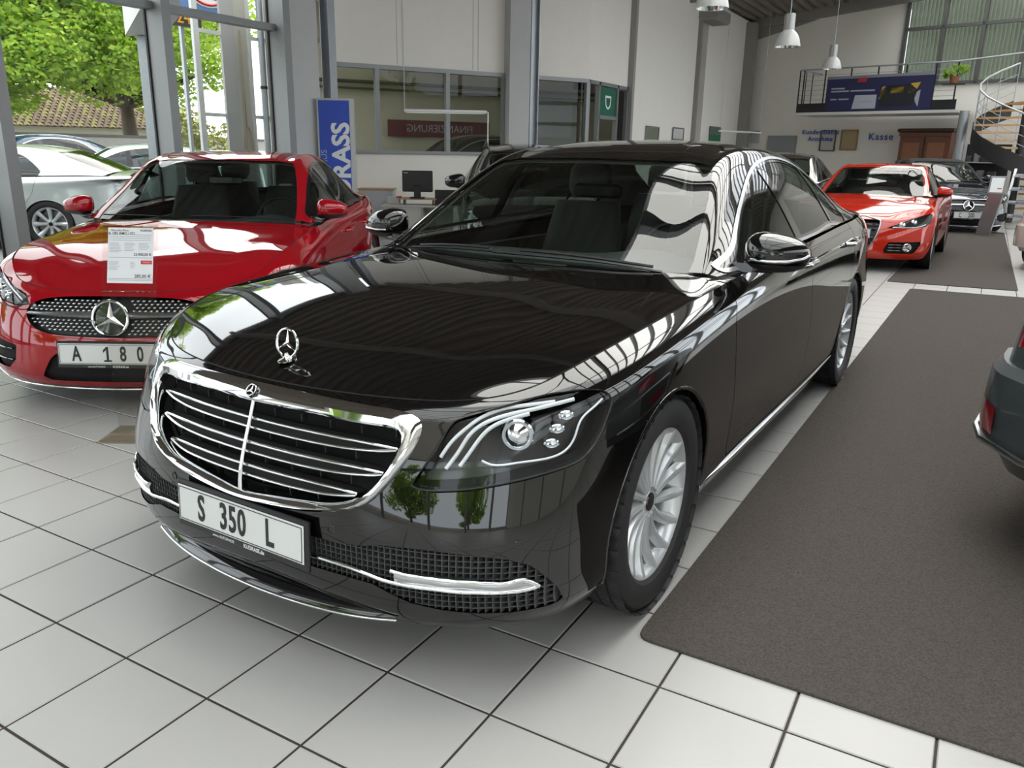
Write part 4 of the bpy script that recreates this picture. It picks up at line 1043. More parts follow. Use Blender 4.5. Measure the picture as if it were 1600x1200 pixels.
for s_ in (-1, 1):
    piece = clip(hd, -s_ * hd.V[:, 0])[0]
    lens = surf_obj('headlight', piece, lens_m, limo)
    hb = offset(piece, -.075); surf_obj('lamp_housing', hb, mat('lamp_housing', (.009, .0095, .0105), .3, coat=.3), lens)
    loop = np.array(smooth_loop(head_o, 3)); R = [[push(p, d, s_) for p in loop] for d in (.004, .08)]
    MB().rings(R, cap=(False, False)).build('lamp_wall', mat('lamp_housing', (.02, .021, .023)), lens, smooth=40)
    MB().tube([push(p, .006, s_) for p in loop], .004, 6, closed=True).build('lamp_seal', black_plastic, lens, smooth=60)
    for g in G['g']: MB().tube([push(p, .025, s_) for p in smooth_path(g, 5)], .0038, 8, sy=1.5).build('light_guide', led_m, lens, smooth=60)
    MB().tube([push(p, .02, s_) for p in smooth_path(G['low'], 5)], .0032, 8).build('light_guide', led_m, lens, smooth=60)
    pm = Matrix.Translation(push((.757, -.588, .712), .05, s_)) @ Matrix.Rotation(s_ * .45, 4, 'Z') @ Matrix.Rotation(math.pi / 2, 4, 'X')
    MB().lathe([(.044, -.03), (.044, .012), (.040, .016), (.036, .010), (.03, .02), (.018, .03), (0, .034)], 28, pm).build('projector', reflector, lens, smooth=40)
    for p in G['led']:
        pm = Matrix.Translation(push(p, .03, s_)) @ Matrix.Rotation(s_ * .7, 4, 'Z') @ Matrix.Rotation(math.pi / 2, 4, 'X') @ Matrix.Diagonal((1.25, .8, 1, 1))
        MB().lathe([(.016, -.02), (.017, .006), (.014, .009), (.011, -.004), (0, -.01)], 20, pm).build('lamp_reflector', reflector, lens, smooth=40)
    MB().tube([(s_ * x, y, z) for x, y, z in ((.9005, -.362, .728), (.9225, -.28, .708), (.9385, -.2, .69), (.945, -.16, .667))], .002, 5).build('bumper_joint', void_m, limo)
# hood joint, plate, mirrors, handles, sill, wipers
ed = LIM.edge[(LIM.edge[:, 1] < .62)]
MB().tube(ed, .0022, 5).build('hood_joint', void_m, limo, smooth=60)
number_plate(limo, (0, -.872, .394), (1, 0, 0), (0, .05, 1), [('S', -.155), ('350', -.02), ('L', .13)])
for s_ in (-1, 1):
    mr = make_mirror(limo, s_, (.97, 1.00, 1.055), (.118, .068, .15), black_paint, (.87, .88, 1.0))
    MB().tube([(s_ * x, y, z) for x, y, z in ((.90, .853, 1.036), (.965, .846, 1.033), (1.035, .862, 1.036), (1.083, .91, 1.045), (1.094, .955, 1.054))], .0065, 8, sy=1.2).build('indicator_strip', dull_chrome, mr, smooth=60)
    for y in (1.70, 2.86):
        hnd = MB(); hnd.tube(smooth_path([(s_ * .93, y - .12, .935), (s_ * .962, y - .10, .937), (s_ * .967, y, .94), (s_ * .962, y + .10, .943), (s_ * .93, y + .12, .943)], 4), .0115, 8, sy=1.2)
        hnd.build('door_handle', chrome, limo, smooth=60)
    MB().tube([(s_ * x, y, z) for x, y, z in ((.912, .42, .268), (.918, .7, .262), (.918, 1.5, .258), (.918, 2.3, .26), (.915, 2.75, .268))], .011, 8).build('sill_trim', chrome, limo, smooth=60)
    MB().tube([(s_ * x, y, z) for x, y, z in ((.9225, .95, .985), (.935, 1.5, 1.0), (.934, 2.2, 1.012), (.922, 2.9, 1.02))], .001, 4).build('belt_joint', void_m, limo)
wp = MB()
wp.tube(smooth_path([(.62, .66, .985), (.42, .635, 1.004), (.1, .60, 1.012), (-.10, .592, 1.012)], 5), .0085, 6, sy=.6); wp.tube(smooth_path([(.58, .675, 1.0), (.3, .64, 1.02), (.02, .612, 1.026)], 4), .006, 6)
wp.build('wiper', black_plastic, limo, smooth=50)
wp = MB(); wp.tube(smooth_path([(-.60, .685, .988), (-.45, .645, 1.002), (-.2, .61, 1.012), (-.02, .60, 1.013)], 5), .0085, 6, sy=.6); wp.tube(smooth_path([(-.56, .69, 1.0), (-.36, .65, 1.018), (-.14, .62, 1.024)], 4), .006, 6)
wp.build('wiper', black_plastic, limo, smooth=50)
# ---------------------------------------------------------------- red compact car with the studded grille
red_paint = mat('red_car_paint', (.32, .003, .009), .04, coat=.4, spec=.45, var=.05, vscale=400)
COM = compact_shape((.022, .022))
comp = tag(empty('compact_car', (-1.428, 1.418, 0), .547), 'metallic red compact car with silver-studded grille beside the glass front', 'car')
c_dlo = smooth_loop([(.68, .952), (.85, 1.045), (1.1, 1.17), (1.35, 1.262), (1.6, 1.30), (1.9, 1.298), (2.2, 1.25), (2.42, 1.15), (2.55, 1.02), (2.52, .985), (2.2, .978), (1.6, .968), (1.0, .957)], 4)
c_ws = [(0, .89), (.672, .89), (.665, .97), (.632, 1.065), (.588, 1.185), (.545, 1.28), (.52, 1.302), (.42, 1.315), (0, 1.322)]
c_gr = [(0, .628), (.22, .624), (.36, .612), (.44, .59), (.484, .552), (.482, .52), (.45, .475), (.37, .44), (.22, .426), (0, .422)]
c_grf = smooth_loop(c_gr + [(-a, b) for a, b in c_gr[-2:0:-1]], 4)
c_head = [(.50, -.755, .575), (.545, -.72, .622), (.66, -.60, .662), (.765, -.47, .70), (.835, -.36, .728), (.855, -.345, .715), (.845, -.43, .66), (.80, -.535, .615), (.70, -.65, .582), (.58, -.735, .565)]
c_low = [(.34, .30), (.40, .20), (.36, .175), (-.36, .175), (-.40, .20), (-.34, .30), (-.30, .335), (.30, .335)]
c_side = [(.55, .36), (.80, .40), (.83, .34), (.79, .235), (.62, .225), (.56, .28)]
nose2 = lambda V: V[:, 1] < -.25
CS = dict(paint=red_paint, arch=[(0, .315, .35), (2.729, .315, .35)], sill=.17, midy=1.4,
          pieces=[('grille', c_grf, 'xz', nose2, 0), ('head', hz(c_head), 'hz', lambda V: V[:, 1] < -.1, .005), ('low', c_low, 'xz', nose2, 0), ('side', c_side, 'axz', nose2, 0)],
          shell_holes=[(c_grf, 'xz', nose2), (hz(c_head), 'hz', lambda V: V[:, 1] < -.1)],
          doors=[('front_door', [(.50, 1.1), (.48, .87), (.46, .7), (.50, .4), (.56, .27), (1.50, .26), (1.55, .5), (1.52, .8), (1.46, 1.1)]), ('rear_door', [(1.46, 1.1), (1.52, .8), (1.55, .5), (1.50, .26), (2.22, .27), (2.34, .45), (2.48, .70), (2.5, 1.1)])],
          ws=c_ws, ws_y=1.5, rw=[(0, 1.04), (.55, 1.03), (.5, 1.2), (.46, 1.27), (0, 1.30)], rw_y=2.45, dlo=c_dlo, trim=black_gloss, trim_w=.012,
          pillars=[[(1.48, .9), (1.57, .9), (1.50, 1.4), (1.40, 1.4)]],
          wheels=[(.775, 0, .32, .205, .215), (.775, 2.729, .32, .205, .215)], nsp=10, rim_style='wide', detail=False, floor_z=.26, cowl_y=.52, cabin_w=.64, dash_z=.885, belt_z=.93, seat_y=1.38, row=.85, header=(1.15, 1.30))
def compact_car(comp, COM, paint, plate, **over):
    cp_ = car_common(comp, COM, dict(CS, paint=paint, **over))
    fc = front_y(COM.belt)
    gsurf = cp_['grille']; gp = surf_obj('grille', offset(gsurf, -.035), mat('grille_black', (.01, .01, .011), .4), comp)
    pins = MB(); row = 0
    pin_rows = np.arange(.437, .622, .0165)
    for j, z in enumerate(pin_rows):
        for x in np.arange(-.48, .481, .03) + (.015 if j % 2 else 0):
            if sdf(c_grf, np.array([x]), np.array([z]))[0] > -.012 or math.hypot(x, z - .52) < .105 or abs(z - .532) < .02: continue
            y = fc(x, z) + .012; pins.add([(x - .008, y + .002, z), (x, y, z - .0048), (x + .008, y + .002, z), (x, y, z + .0048), (x, y - .004, z), (x, y + .03, z)], [(0, 1, 4), (1, 2, 4), (2, 3, 4), (3, 0, 4), (0, 5, 1), (1, 5, 2), (2, 5, 3), (3, 5, 0)])
    po = pins.build('grille_studs', mat('stud_silver', (.75, .76, .77), .35, metal=.35), gp, smooth=0); po['kind'] = 'stuff'
    for s_ in (-1, 1):
        R = []
        for x in np.linspace(.085, .478, 14):
            t = (x - .085) / .393; hh = .024 - .015 * t ** .7; y = fc(s_ * x, .532) - .004
            R.append([(s_ * x, y + .03, .532 - hh), (s_ * x, y, .532 - hh * .7), (s_ * x, y - .008, .532), (s_ * x, y, .532 + hh * .7), (s_ * x, y + .03, .532 + hh)])
        MB().rings(R).build('grille_bar', satin, gp, smooth=50)
    em = Matrix.Translation((0, fc(0, .52) - .012, .522)) @ Matrix.Rotation(math.radians(80), 4, 'X')
    MB().lathe([(.092, -.03), (.092, 0), (0, .004)], 40, em).build('badge_disc', mat('badge_blue_black', (.012, .013, .02), .08, coat=1), gp, smooth=30)
    b = MB(); star(b, .093, .02, .008, em @ Matrix.Translation((0, 0, .008)), ring=.085); b.build('badge_star', chrome, gp, smooth=30)
    surf_obj('lower_intake', offset(cp_['low'], -.03), black_plastic, comp)
    for q in (-1, 1):
        h = clip(cp_['side'], -q * cp_['side'].V[:, 0])[0]; si = surf_obj('side_intake', offset(h, -.03), black_plastic, comp)
        for z in (.275, .335): MB().tube([(q * x, fc(q * x, z) + .006, z) for x in np.linspace(.58, .80, 8)], .009, 6, sy=.5).build('intake_fin', black_gloss, si, smooth=60)
        ln = clip(cp_['head'], -q * cp_['head'].V[:, 0])[0]; lens = surf_obj('headlight', ln, lens_m, comp)
        surf_obj('lamp_housing', offset(ln, -.06), mat('lamp_housing', (.02, .021, .023)), lens)
        lp = np.array(smooth_loop(c_head, 3)); MB().tube([(q * p[0], p[1], p[2]) for p in lp], .004, 6, closed=True).build('lamp_seal', black_plastic, lens, smooth=60)
        MB().tube([push(p, .02, q) for p in smooth_path([(.53, -.738, .60), (.62, -.645, .632), (.72, -.53, .668), (.81, -.40, .708)], 5)], .006, 8).build('light_guide', led_m, lens, smooth=60)
        for p in ((.66, -.66, .61), (.74, -.58, .635), (.80, -.49, .66)):
            pm = Matrix.Translation(push(p, .035, q)) @ Matrix.Rotation(q * .6, 4, 'Z') @ Matrix.Rotation(math.pi / 2, 4, 'X')
            MB().lathe([(.024, -.02), (.024, .006), (.02, .008), (.014, .002), (0, .012)], 20, pm).build('projector', reflector, lens, smooth=40)
        make_mirror(comp, q, (.885, .80, 1.0), (.105, .062, .13), paint, (.79, .70, .93))
        hnd = MB(); 
        for y in (1.38, 2.18): MB().tube(smooth_path([(q * .885, y - .1, .80), (q * .915, y - .08, .802), (q * .918, y, .804), (q * .915, y + .08, .806), (q * .885, y + .1, .808)], 4), .010, 8, sy=1.2).build('door_handle', paint, comp, smooth=60)
    lipc = smooth_path([(-.80, -.56, .175), (-.6, -.74, .15), (-.35, -.835, .142), (0, -.87, .138), (.35, -.835, .142), (.6, -.74, .15), (.80, -.56, .175)], 6)
    MB().tube(lipc, .005, 6).build('lip_trim', chrome, comp, smooth=60)
    MB().tube(COM.edge[(COM.edge[:, 1] < .5)], .002, 5).build('hood_joint', void_m, comp, smooth=60)
    number_plate(comp, (0, -.905, .344), (1, 0, 0), (0, .06, 1), plate)
    for s0 in ((.58, -.02), (-.10, -.60)):
        MB().tube(smooth_path([(s0[0], .545, .94), ((s0[0] + s0[1]) / 2, .505, .957), (s0[1], .50, .96)], 6), .008, 6, sy=.6).build('wiper', black_plastic, comp, smooth=50)


compact_car(comp, COM, red_paint, [('A', -.165), ('1', -.012), ('8', .08), ('0', .17)])

# ---------------------------------------------------------------- red-orange sports coupe
coupe_paint = mat('orange_red_car_paint', (.46, .018, .005), .05, coat=.5, spec=.5)
CPE = coupe_shape((.035, .035))
coupe = tag(empty('sports_coupe', (1.52, 10.3, 0), -.02), 'orange-red sports coupe with tall black single-frame grille standing on the mat', 'car')
k_dlo = smooth_loop([(.66, .952), (.85, 1.045), (1.05, 1.155), (1.25, 1.225), (1.5, 1.262), (1.8, 1.245), (2.05, 1.17), (2.25, 1.05), (2.27, .99), (2.0, .978), (1.5, .968), (1.0, .957)], 4)
k_ws = [(0, .89), (.66, .89), (.652, .965), (.62, 1.06), (.578, 1.18), (.545, 1.25), (.52, 1.272), (.42, 1.285), (0, 1.292)]
k_gr = [(.30, .655), (.315, .63), (.27, .40), (.20, .285), (.17, .27), (-.17, .27), (-.20, .285), (-.27, .40), (-.315, .63), (-.30, .655)]
k_head = [(.42, -.80, .565), (.50, -.74, .60), (.63, -.60, .665), (.76, -.46, .715), (.845, -.35, .745), (.872, -.345, .72), (.865, -.42, .63), (.82, -.52, .585), (.70, -.66, .57), (.55, -.76, .56)]
k_low = [(.45, .39), (.80, .40), (.80, .36), (.74, .25), (.40, .25), (.40, .30)]
KS = dict(paint=coupe_paint, arch=[(0, .32, .36), (2.468, .32, .36)], sill=.18, midy=1.2,
          pieces=[('grille', k_gr, 'xz', nose2, 0), ('head', hz(k_head), 'hz', lambda V: V[:, 1] < -.1, .006), ('low', k_low, 'axz', nose2, 0)], shell_holes=[(k_gr, 'xz', nose2)],
          doors=[('door', [(.50, 1.1), (.46, .75), (.50, .4), (.56, .27), (1.70, .26), (1.80, .5), (1.80, .8), (1.72, 1.1)])],
          ws=k_ws, ws_y=1.4, rw=[(0, 1.0), (.55, 1.0), (.5, 1.2), (.46, 1.24), (0, 1.26)], rw_y=2.0, dlo=k_dlo, trim=black_gloss, trim_w=.012, pillars=[[(1.62, .9), (1.66, .9), (1.66, 1.4), (1.60, 1.4)]],
          wheels=[(.79, 0, .325, .245, .23), (.79, 2.468, .325, .245, .23)], nsp=7, rim_style='wide', detail=False, floor_z=.24, cowl_y=.50, cabin_w=.62, dash_z=.885, belt_z=.93, seat_y=1.3, rear_seats=False, header=(1.08, 1.27))
kp = car_common(coupe, CPE, KS)
fk = front_y(CPE.belt)
kg = surf_obj('grille', offset(kp['grille'], -.04), black_plastic, coupe)
kl = np.array(k_gr); MB().tube([(x, fk(x, z) - .004, z) for x, z in smooth_loop(k_gr, 3)], .011, 8, closed=True).build('grille_frame', dull_chrome, kg, smooth=60)
for z in (.33, .385, .44, .545, .60):
    hw = float(np.interp(z, [.27, .285, .40, .63], [.17, .20, .27, .315])) - .015
    MB().rings([[(x, fk(x, z) + dy, z + dz) for dy, dz in ((.005, -.007), (.0, 0), (.005, .007), (.03, .007), (.03, -.007))] for x in np.linspace(-hw, hw, 9)]).build('slat', black_gloss, kg, smooth=0)
for k in range(4):
    x = -.075 + .05 * k; M = Matrix.Translation((x, fk(x, .622) - .012, .615)) @ Matrix.Rotation(math.radians(78), 4, 'X')
    MB().tube([tuple(M @ Vector((.033 * math.cos(a), .033 * math.sin(a), 0))) for a in np.arange(20) * 2 * math.pi / 20], .0045, 6, closed=True).build('badge_ring', chrome, kg, smooth=60)
number_plate(coupe, (0, -.90, .49), (1, 0, 0), (0, .03, 1), [('QTA', -.08), ('TT', .14)][:0] + [('TT', .13)], small=False, w=.46)
for q in (-1, 1):
    h = clip(kp['low'], -q * kp['low'].V[:, 0])[0]; si = surf_obj('side_intake', offset(h, -.03), black_plastic, coupe)
    for z in (.285, .32, .355): MB().tube([(q * x, fk(q * x, z) + .01, z) for x in np.linspace(.45, .77, 8)], .006, 5).build('intake_fin', black_gloss, si, smooth=60)
    fm = Matrix.Translation((q * .66, fk(q * .66, .33) + .0, .325)) @ Matrix.Rotation(q * .5, 4, 'Z') @ Matrix.Rotation(math.pi / 2, 4, 'X')
    MB().lathe([(.055, -.03), (.055, .006), (.046, .008), (.042, -.006), (0, -.012)], 24, fm).build('fog_lamp', chrome, si, smooth=30)
    ln = clip(kp['head'], -q * kp['head'].V[:, 0])[0]; lens = surf_obj('headlight', ln, lens_m, coupe)
    surf_obj('lamp_housing', offset(ln, -.06), mat('lamp_housing_grey', (.42, .43, .45), .3, metal=.4), lens)
    for p in ((.58, -.70, .60), (.70, -.58, .63)):
        pm = Matrix.Translation(push(p, .03, q)) @ Matrix.Rotation(q * .5, 4, 'Z') @ Matrix.Rotation(math.pi / 2, 4, 'X')
        MB().lathe([(.04, -.02), (.04, .006), (.034, .01), (.02, .02), (0, .024)], 20, pm).build('projector', reflector, lens, smooth=40)
    MB().tube([push(p, .02, q) for p in smooth_path([(.48, -.775, .572), (.62, -.70, .572), (.75, -.60, .58), (.83, -.49, .61)], 5)], .007, 6).build('light_guide', led_m, lens, smooth=60)
    make_mirror(coupe, q, (.90, .72, .985), (.10, .062, .13), coupe_paint, (.79, .66, .925))
# ---------------------------------------------------------------- other cars
navy = mat('navy_car_paint', (.006, .009, .022), .04, coat=1)
silver_paint = mat('silver_car_paint', (.46, .48, .49), .25, metal=.55, coat=1)
cab = tag(empty('cabriolet_car', (2.35, 17.62, 0), .36), 'dark navy car with soft top behind the orange-red coupe', 'car'); cab.scale = (1.04,) * 3
compact_car(cab, compact_shape((.045, .045)), navy, [('C', -.15), ('200', .05)], detail=False)
for ch in cab.children:
    if ch.name.split('.')[0] == 'roof': ch.data.materials[0] = mat('soft_top_fabric', (.012, .012, .014), .85)

def limo_like(root, paint, step=.06, sc=1.0, cabin=True, high=None, pre=None, **over):
    SH = limousine_shape((step, step))
    if pre: warp(SH, pre)
    sp = dict(LS, paint=paint, pieces=[], shell_holes=[], detail=False, nsp=8, rim_style='wide', cabin=cabin); sp.update(over)
    root.scale = (sc, sc, sc if high is None else high)
    return SH, car_common(root, SH, sp)
# dark estate behind the black limousine: roof rails, mirror and roof show above it
suv = tag(empty('estate_car', (-1.02, 5.75, 0), .60), 'dark car with roof rails behind the black limousine', 'car')
SH, _ = limo_like(suv, mat('graphite_car_paint', (.02, .021, .022), .06, coat=1), sc=.96, high=1.02, cabin=True)
for s_ in (-1, 1):
    MB().tube(smooth_path([(s_ * .60, 1.45, 1.425), (s_ * .60, 1.6, 1.475), (s_ * .59, 2.2, 1.49), (s_ * .59, 2.8, 1.44)], 6), .013, 8).build('roof_rail', black_plastic, suv, smooth=60)
    make_mirror(suv, s_, (1.0, .90, 1.066), (.118, .068, .15), black_gloss, (.87, .80, 1.0))
# brown car in the row behind, only its rear roof corner shows past the limousine
brn = tag(empty('hatchback_car', (-.35, 12.2, 0), .05), 'dark brown car standing between black limousine and orange-red coupe', 'car')
limo_like(brn, mat('brown_car_paint', (.045, .037, .03), .06, coat=1), sc=.94, high=1.0, cabin=False)
# silver-grey car, rear corner at the frame edge
grey_p = mat('grey_blue_car_paint', (.085, .10, .105), .38, metal=.3, coat=.25)
g_th = math.pi - .42
gre = tag(empty('grey_car', (0, 0, 0), g_th), 'grey-blue car with angular bumper corner and red reflector standing on the long mat', 'car')
SH, _ = limo_like(gre, grey_p, sc=.98, high=1.06, cabin=False)
rear_corner = Vector((.90, 4.13, 0)) * .98
gre.location = Vector((3.07, 1.66, 0)) - Matrix.Rotation(g_th, 3, 'Z') @ rear_corner
rs = lambda z: float(np.interp(z, [.3, .6, .9], [4.30, 4.29, 4.25]))
B = SH.belt.V; Bm = B[(B[:, 0] > 0) & (B[:, 1] > 3.5)]
def rear_pt(x, z, d=0.0):
    dd = (Bm[:, 0] - x) ** 2 + (Bm[:, 2] - z) ** 2; k = np.argsort(dd)[:4]; w = 1 / (dd[k] + 1e-6); return np.array([x, float((Bm[k, 1] * w).sum() / w.sum()) + d, z])
def rear_patch(name, x0, x1, z0, z1, m, root, d=.006):
    R = [[tuple(rear_pt(x, z, d)) for x in np.linspace(x0, x1, 5)] for z in np.linspace(z0, z1, 4)]
    R2 = [[(p[0], p[1] - .02, p[2]) for p in r] for r in R]
    mb = MB(); mb.rings(R, closed=False); return mb.build(name, m, root, smooth=40)
bump = MB()        # protruding bumper: band around the rear end
def rear_band(root, z0, z1, out, m, name='rear_bumper'):
    R = []
    for x in np.concatenate([np.linspace(-.93, -.6, 10), np.linspace(-.5, .5, 8), np.linspace(.6, .93, 10)]):
        a = abs(x); y = float(np.interp(a, [0, .3, .6, .8, .88, .93], [4.385, 4.37, 4.31, 4.16, 4.02, 3.85])) * 1.0; k = out
        nx = x / .93 * k * (1 if a > .6 else a / .6)
        R.append([(x, y - .03, z0), (x + nx * .9, y + out * .8, z0 + .01), (x + nx, y + out, (z0 + z1) / 2), (x + nx * .85, y + out * .9, z1 - .03), (x + nx * .4, y + out * .4, z1), (x, y - .04, z1)])
    return MB().rings(R).build(name, m, root, smooth=22)
rear_band(gre, .36, .645, .055, grey_p); 
MB().tube([(x * 1.065, y + .058, .372) for x, y in ((.93, 3.85), (.88, 4.02), (.8, 4.17), (.6, 4.33), (.3, 4.40), (0, 4.41))], .012, 6).build('bumper_trim', satin, gre, smooth=60)
MB().rings([[(x * 1.062, y + .052 * (1 if i > 2 else .8), z) for i, (x, y) in enumerate(((.895, 3.985), (.86, 4.065), (.82, 4.14), (.76, 4.20)))] for z in (.40, .45, .50)], closed=False).build('reflector', tail_red, gre, smooth=40)
rear_patch('tail_lamp', .90, .55, .71, .93, tail_red, gre, .012)
# cream white car further along the aisle, rear corner at the frame edge
wh_p = mat('cream_car_paint', (.60, .59, .54), .12, coat=1)
w_th = math.pi - .30
whc = tag(empty('white_car', (0, 0, 0), w_th), 'cream white car with red tail lamp beside the far mat', 'car')
SH, _ = limo_like(whc, wh_p, sc=.93, high=.98, cabin=False)
whc.location = Vector((3.35, 11.1, 0)) - Matrix.Rotation(w_th, 3, 'Z') @ (Vector((.90, 4.13, 0)) * .93)
rear_band(whc, .30, .62, .04, wh_p); rear_patch('tail_lamp', .84, .5, .78, .98, tail_red, whc, .012)
# ---- cars parked outside
sec = tag(empty('silver_coupe', (0, 0, 0), -.88), 'old silver saloon coupe with a price tag in its side window, outside the glass front', 'car')
s_dlo = smooth_loop([(.85, 1.0), (1.2, 1.18), (1.5, 1.30), (1.9, 1.36), (2.5, 1.365), (2.82, 1.33), (2.95, 1.25), (3.12, 1.075), (2.5, 1.06), (1.6, 1.04)], 4)
def back_shift(V):
    V = V.copy(); V[:, 1] += .36 * smoothstep(1.3, 2.7, V[:, 1]) * (V[:, 2] > 1.0) * (V[:, 1] < 4.0); return V
limo_like(sec, silver_paint, .05, sc=.945, dlo=s_dlo, pillars=[], rw=[(0, 1.10), (.66, 1.09), (.60, 1.3), (.54, 1.375), (0, 1.405)], rw_y=3.25, trim_w=.012, pre=back_shift, arch=[(0, .345, .36), (3.165, .345, .36)])
sec.location = Vector((-8.32, 4.75, 0)) - Matrix.Rotation(-.88, 3, 'Z') @ (Vector((.86, 3.165, 0)) * .945)
tg = MB().box((.815, 2.70, 1.20), (.006, .13, .17), bev=.002); to = tg.build('price_tag', print_white, sec, smooth=0)
text_obj('lettering', '27', .08, ink, to, frame((.8195, 2.70, 1.225), (0, 1, 0), (-.2, 0, 1), (1, 0, .2)), depth=.001)
MB().box((.818, 2.67, 1.15), (.006, .035, .03)).build('sticker', mat('sticker_yellow', (.7, .45, .03), .5), to, smooth=0)
MB().tube([(s_, y, .62) for s_, y in ((.952, .45), (.954, 1.5), (.954, 2.7))], .006, 5).build('side_moulding', satin, sec, smooth=60)
sil = tag(empty('silver_saloon', (-7.92, 2.41, 0), 2.06), 'silver-grey saloon with round lamps outside the glass front post', 'car')
SHs, _ = limo_like(sil, mat('grey_silver_car_paint', (.42, .45, .47), .25, metal=.5, coat=1), .05, sc=.93)
fs = front_y(SHs.belt)
for x in (-.70, -.46, .46, .70):
    M = Matrix.Translation((x, fs(x, .66) - .005, .66)) @ Matrix.Rotation(x * .5, 4, 'Z') @ Matrix.Rotation(math.radians(78), 4, 'X') @ Matrix.Diagonal((1, 1.15, 1, 1))
    MB().lathe([(.105, -.03), (.105, .006), (.092, .012), (.088, .0), (0, -.02)], 28, M).build('headlight', chrome, sil, smooth=30)
blu = tag(empty('blue_car', (-16.6, 7.5, 0), -.2), 'dark blue car parked along the concrete yard wall', 'car')
limo_like(blu, mat('blue_car_paint', (.02, .045, .10), .08, coat=1), sc=.95, high=1.09, cabin=False, dlo=spoly(dlo, 1, 1.0))
pal = tag(empty('pale_blue_car', (-12.5, 7.0, 0), -.55), 'pale blue car whose roof shows behind the red compact', 'car')
limo_like(pal, mat('pale_blue_car_paint', (.40, .47, .52), .15, coat=1), sc=.95, high=.97, cabin=False)
# car body added in the workshop to stand in for car reflections in the office windows
wsc = tag(empty('reflected_car', (-7.25, 10.96, 0), -.552), 'dark car placed behind the office windows in place of car reflections', 'car')
limo_like(wsc, mat('dark_green_car_paint', (.012, .016, .014), .08, coat=1), sc=.95, high=1.17, cabin=False)
# ---------------------------------------------------------------- outside the glass front
gm = MB(); gm.box((-30, 5, -.08), (47, 80, .1)); gm.box((3, -35, -.08), (40, 54, .1)); gm.box((22, 8, -.08), (24, 60, .1))
struct(gm.build('ground', asphalt, smooth=0), 'grey asphalt forecourt', 'ground')
yard = MB(); yard.bar((-18.9, 1, .79), (-18.4, 19, .79), .25, 1.68)
yw = struct(yard.build('wall_yard', concrete, smooth=0), 'low concrete yard wall below the tree', 'wall')
MB().bar((-18.9, 1, 1.65), (-18.4, 19, 1.65), .34, .06).build('coping', mat('coping_dark', (.12, .115, .11), .8), yw, smooth=0)
# house with a tiled roof
house_r = tag(empty('tiled_house', (-26.5, 16.2, .2), 1.2), 'pale rendered house with mossy brown tiled roof behind the yard wall', 'house')
house_r.scale = (.68, .68, .68)
MB().box((0, 0, 1.2), (9, 5, 3.0)).build('house_wall', mat('render_pale', (.50, .48, .38), .9, var=.08, vscale=2), house_r, smooth=0)
rfm = MB(); rfm.add([(-4.8, -2.9, 2.6), (4.8, -2.9, 2.6), (3.4, 0, 4.6), (-3.4, 0, 4.6), (-4.8, 2.9, 2.6), (4.8, 2.9, 2.6)], [(0, 1, 2, 3), (5, 4, 3, 2), (0, 3, 4), (1, 5, 2), (0, 4, 5, 1)])
roofo = rfm.build('house_roof', mat('roof_under', (.10, .07, .045), .9), house_r, smooth=0)
tl = MB(); moss = MB()
for r in range(14):
    f = r / 14; y = -2.92 + 2.9 * f; z = 2.63 + 2.0 * f; hw = 4.8 - 1.4 * f
    for k in range(int(hw * 2 / .3)):
        x = -hw + .15 + k * .3 + random.uniform(-.01, .01)
        t = moss if random.random() < .35 else tl
        t.add([(x - .13, y - .02, z - .0), (x, y - .03, z + .05), (x + .13, y - .02, z), (x - .13, y + .22, z + .14), (x, y + .22, z + .19), (x + .13, y + .22, z + .14)], [(0, 1, 4, 3), (1, 2, 5, 4), (0, 2, 1)])
for t, m in ((tl, mat('clay_tile', (.11, .075, .05), .9, var=.35, vscale=3)), (moss, mat('mossy_tile', (.15, .13, .05), .95, var=.3, vscale=3))):
    o = t.build('roof_tiles', m, roofo, smooth=0); o['kind'] = 'stuff'
# trees: trunk, boughs and leaf cards of real size
leaf_ms = [mat('leaf_green', (.20, .36, .035), .55, var=.4, vscale=1.2), mat('leaf_yellow_green', (.38, .50, .06), .55, var=.3, vscale=1.2), mat('leaf_dark', (.08, .19, .02), .6, var=.4, vscale=1.2)]
for m in leaf_ms:
    b = m.node_tree.nodes['Principled BSDF']; nt = m.node_tree
    tr = nt.nodes.new('ShaderNodeBsdfTranslucent'); tr.inputs[0].default_value = (.50, .66, .09, 1); ad = nt.nodes.new('ShaderNodeMixShader'); ad.inputs[0].default_value = .42
    nt.links.new(b.outputs[0], ad.inputs[1]); nt.links.new(tr.outputs[0], ad.inputs[2]); nt.links.new(ad.outputs[0], nt.nodes['Material Output'].inputs[0])
bark = mat('bark', (.09, .065, .045), .95, var=.3, vscale=12, bump=.6, bscale=40)
def leaves(clumps, n, size, seed):
    rg = np.random.RandomState(seed); P = []
    per = n // len(clumps)
    for c, r in clumps:
        d = rg.normal(size=(per, 3)); d /= np.linalg.norm(d, axis=1, keepdims=True)
        P.append(np.array(c) + d * r * (rg.rand(per, 1) ** .4) * np.array([1, 1, .8]))
    P = np.concatenate(P); m = len(P)
    a = rg.normal(size=(m, 3)); a /= np.linalg.norm(a, axis=1, keepdims=True); a[:, 2] *= .5
    b = np.cross(a, rg.normal(size=(m, 3))); b /= np.maximum(np.linalg.norm(b, axis=1, keepdims=True), 1e-6)
    s = size * (.6 + .8 * rg.rand(m, 1)); V = np.stack([P - a * s, P + b * s * .55, P + a * s, P - b * s * .55], 1).reshape(-1, 3)
    return V, np.arange(m * 4).reshape(m, 4)
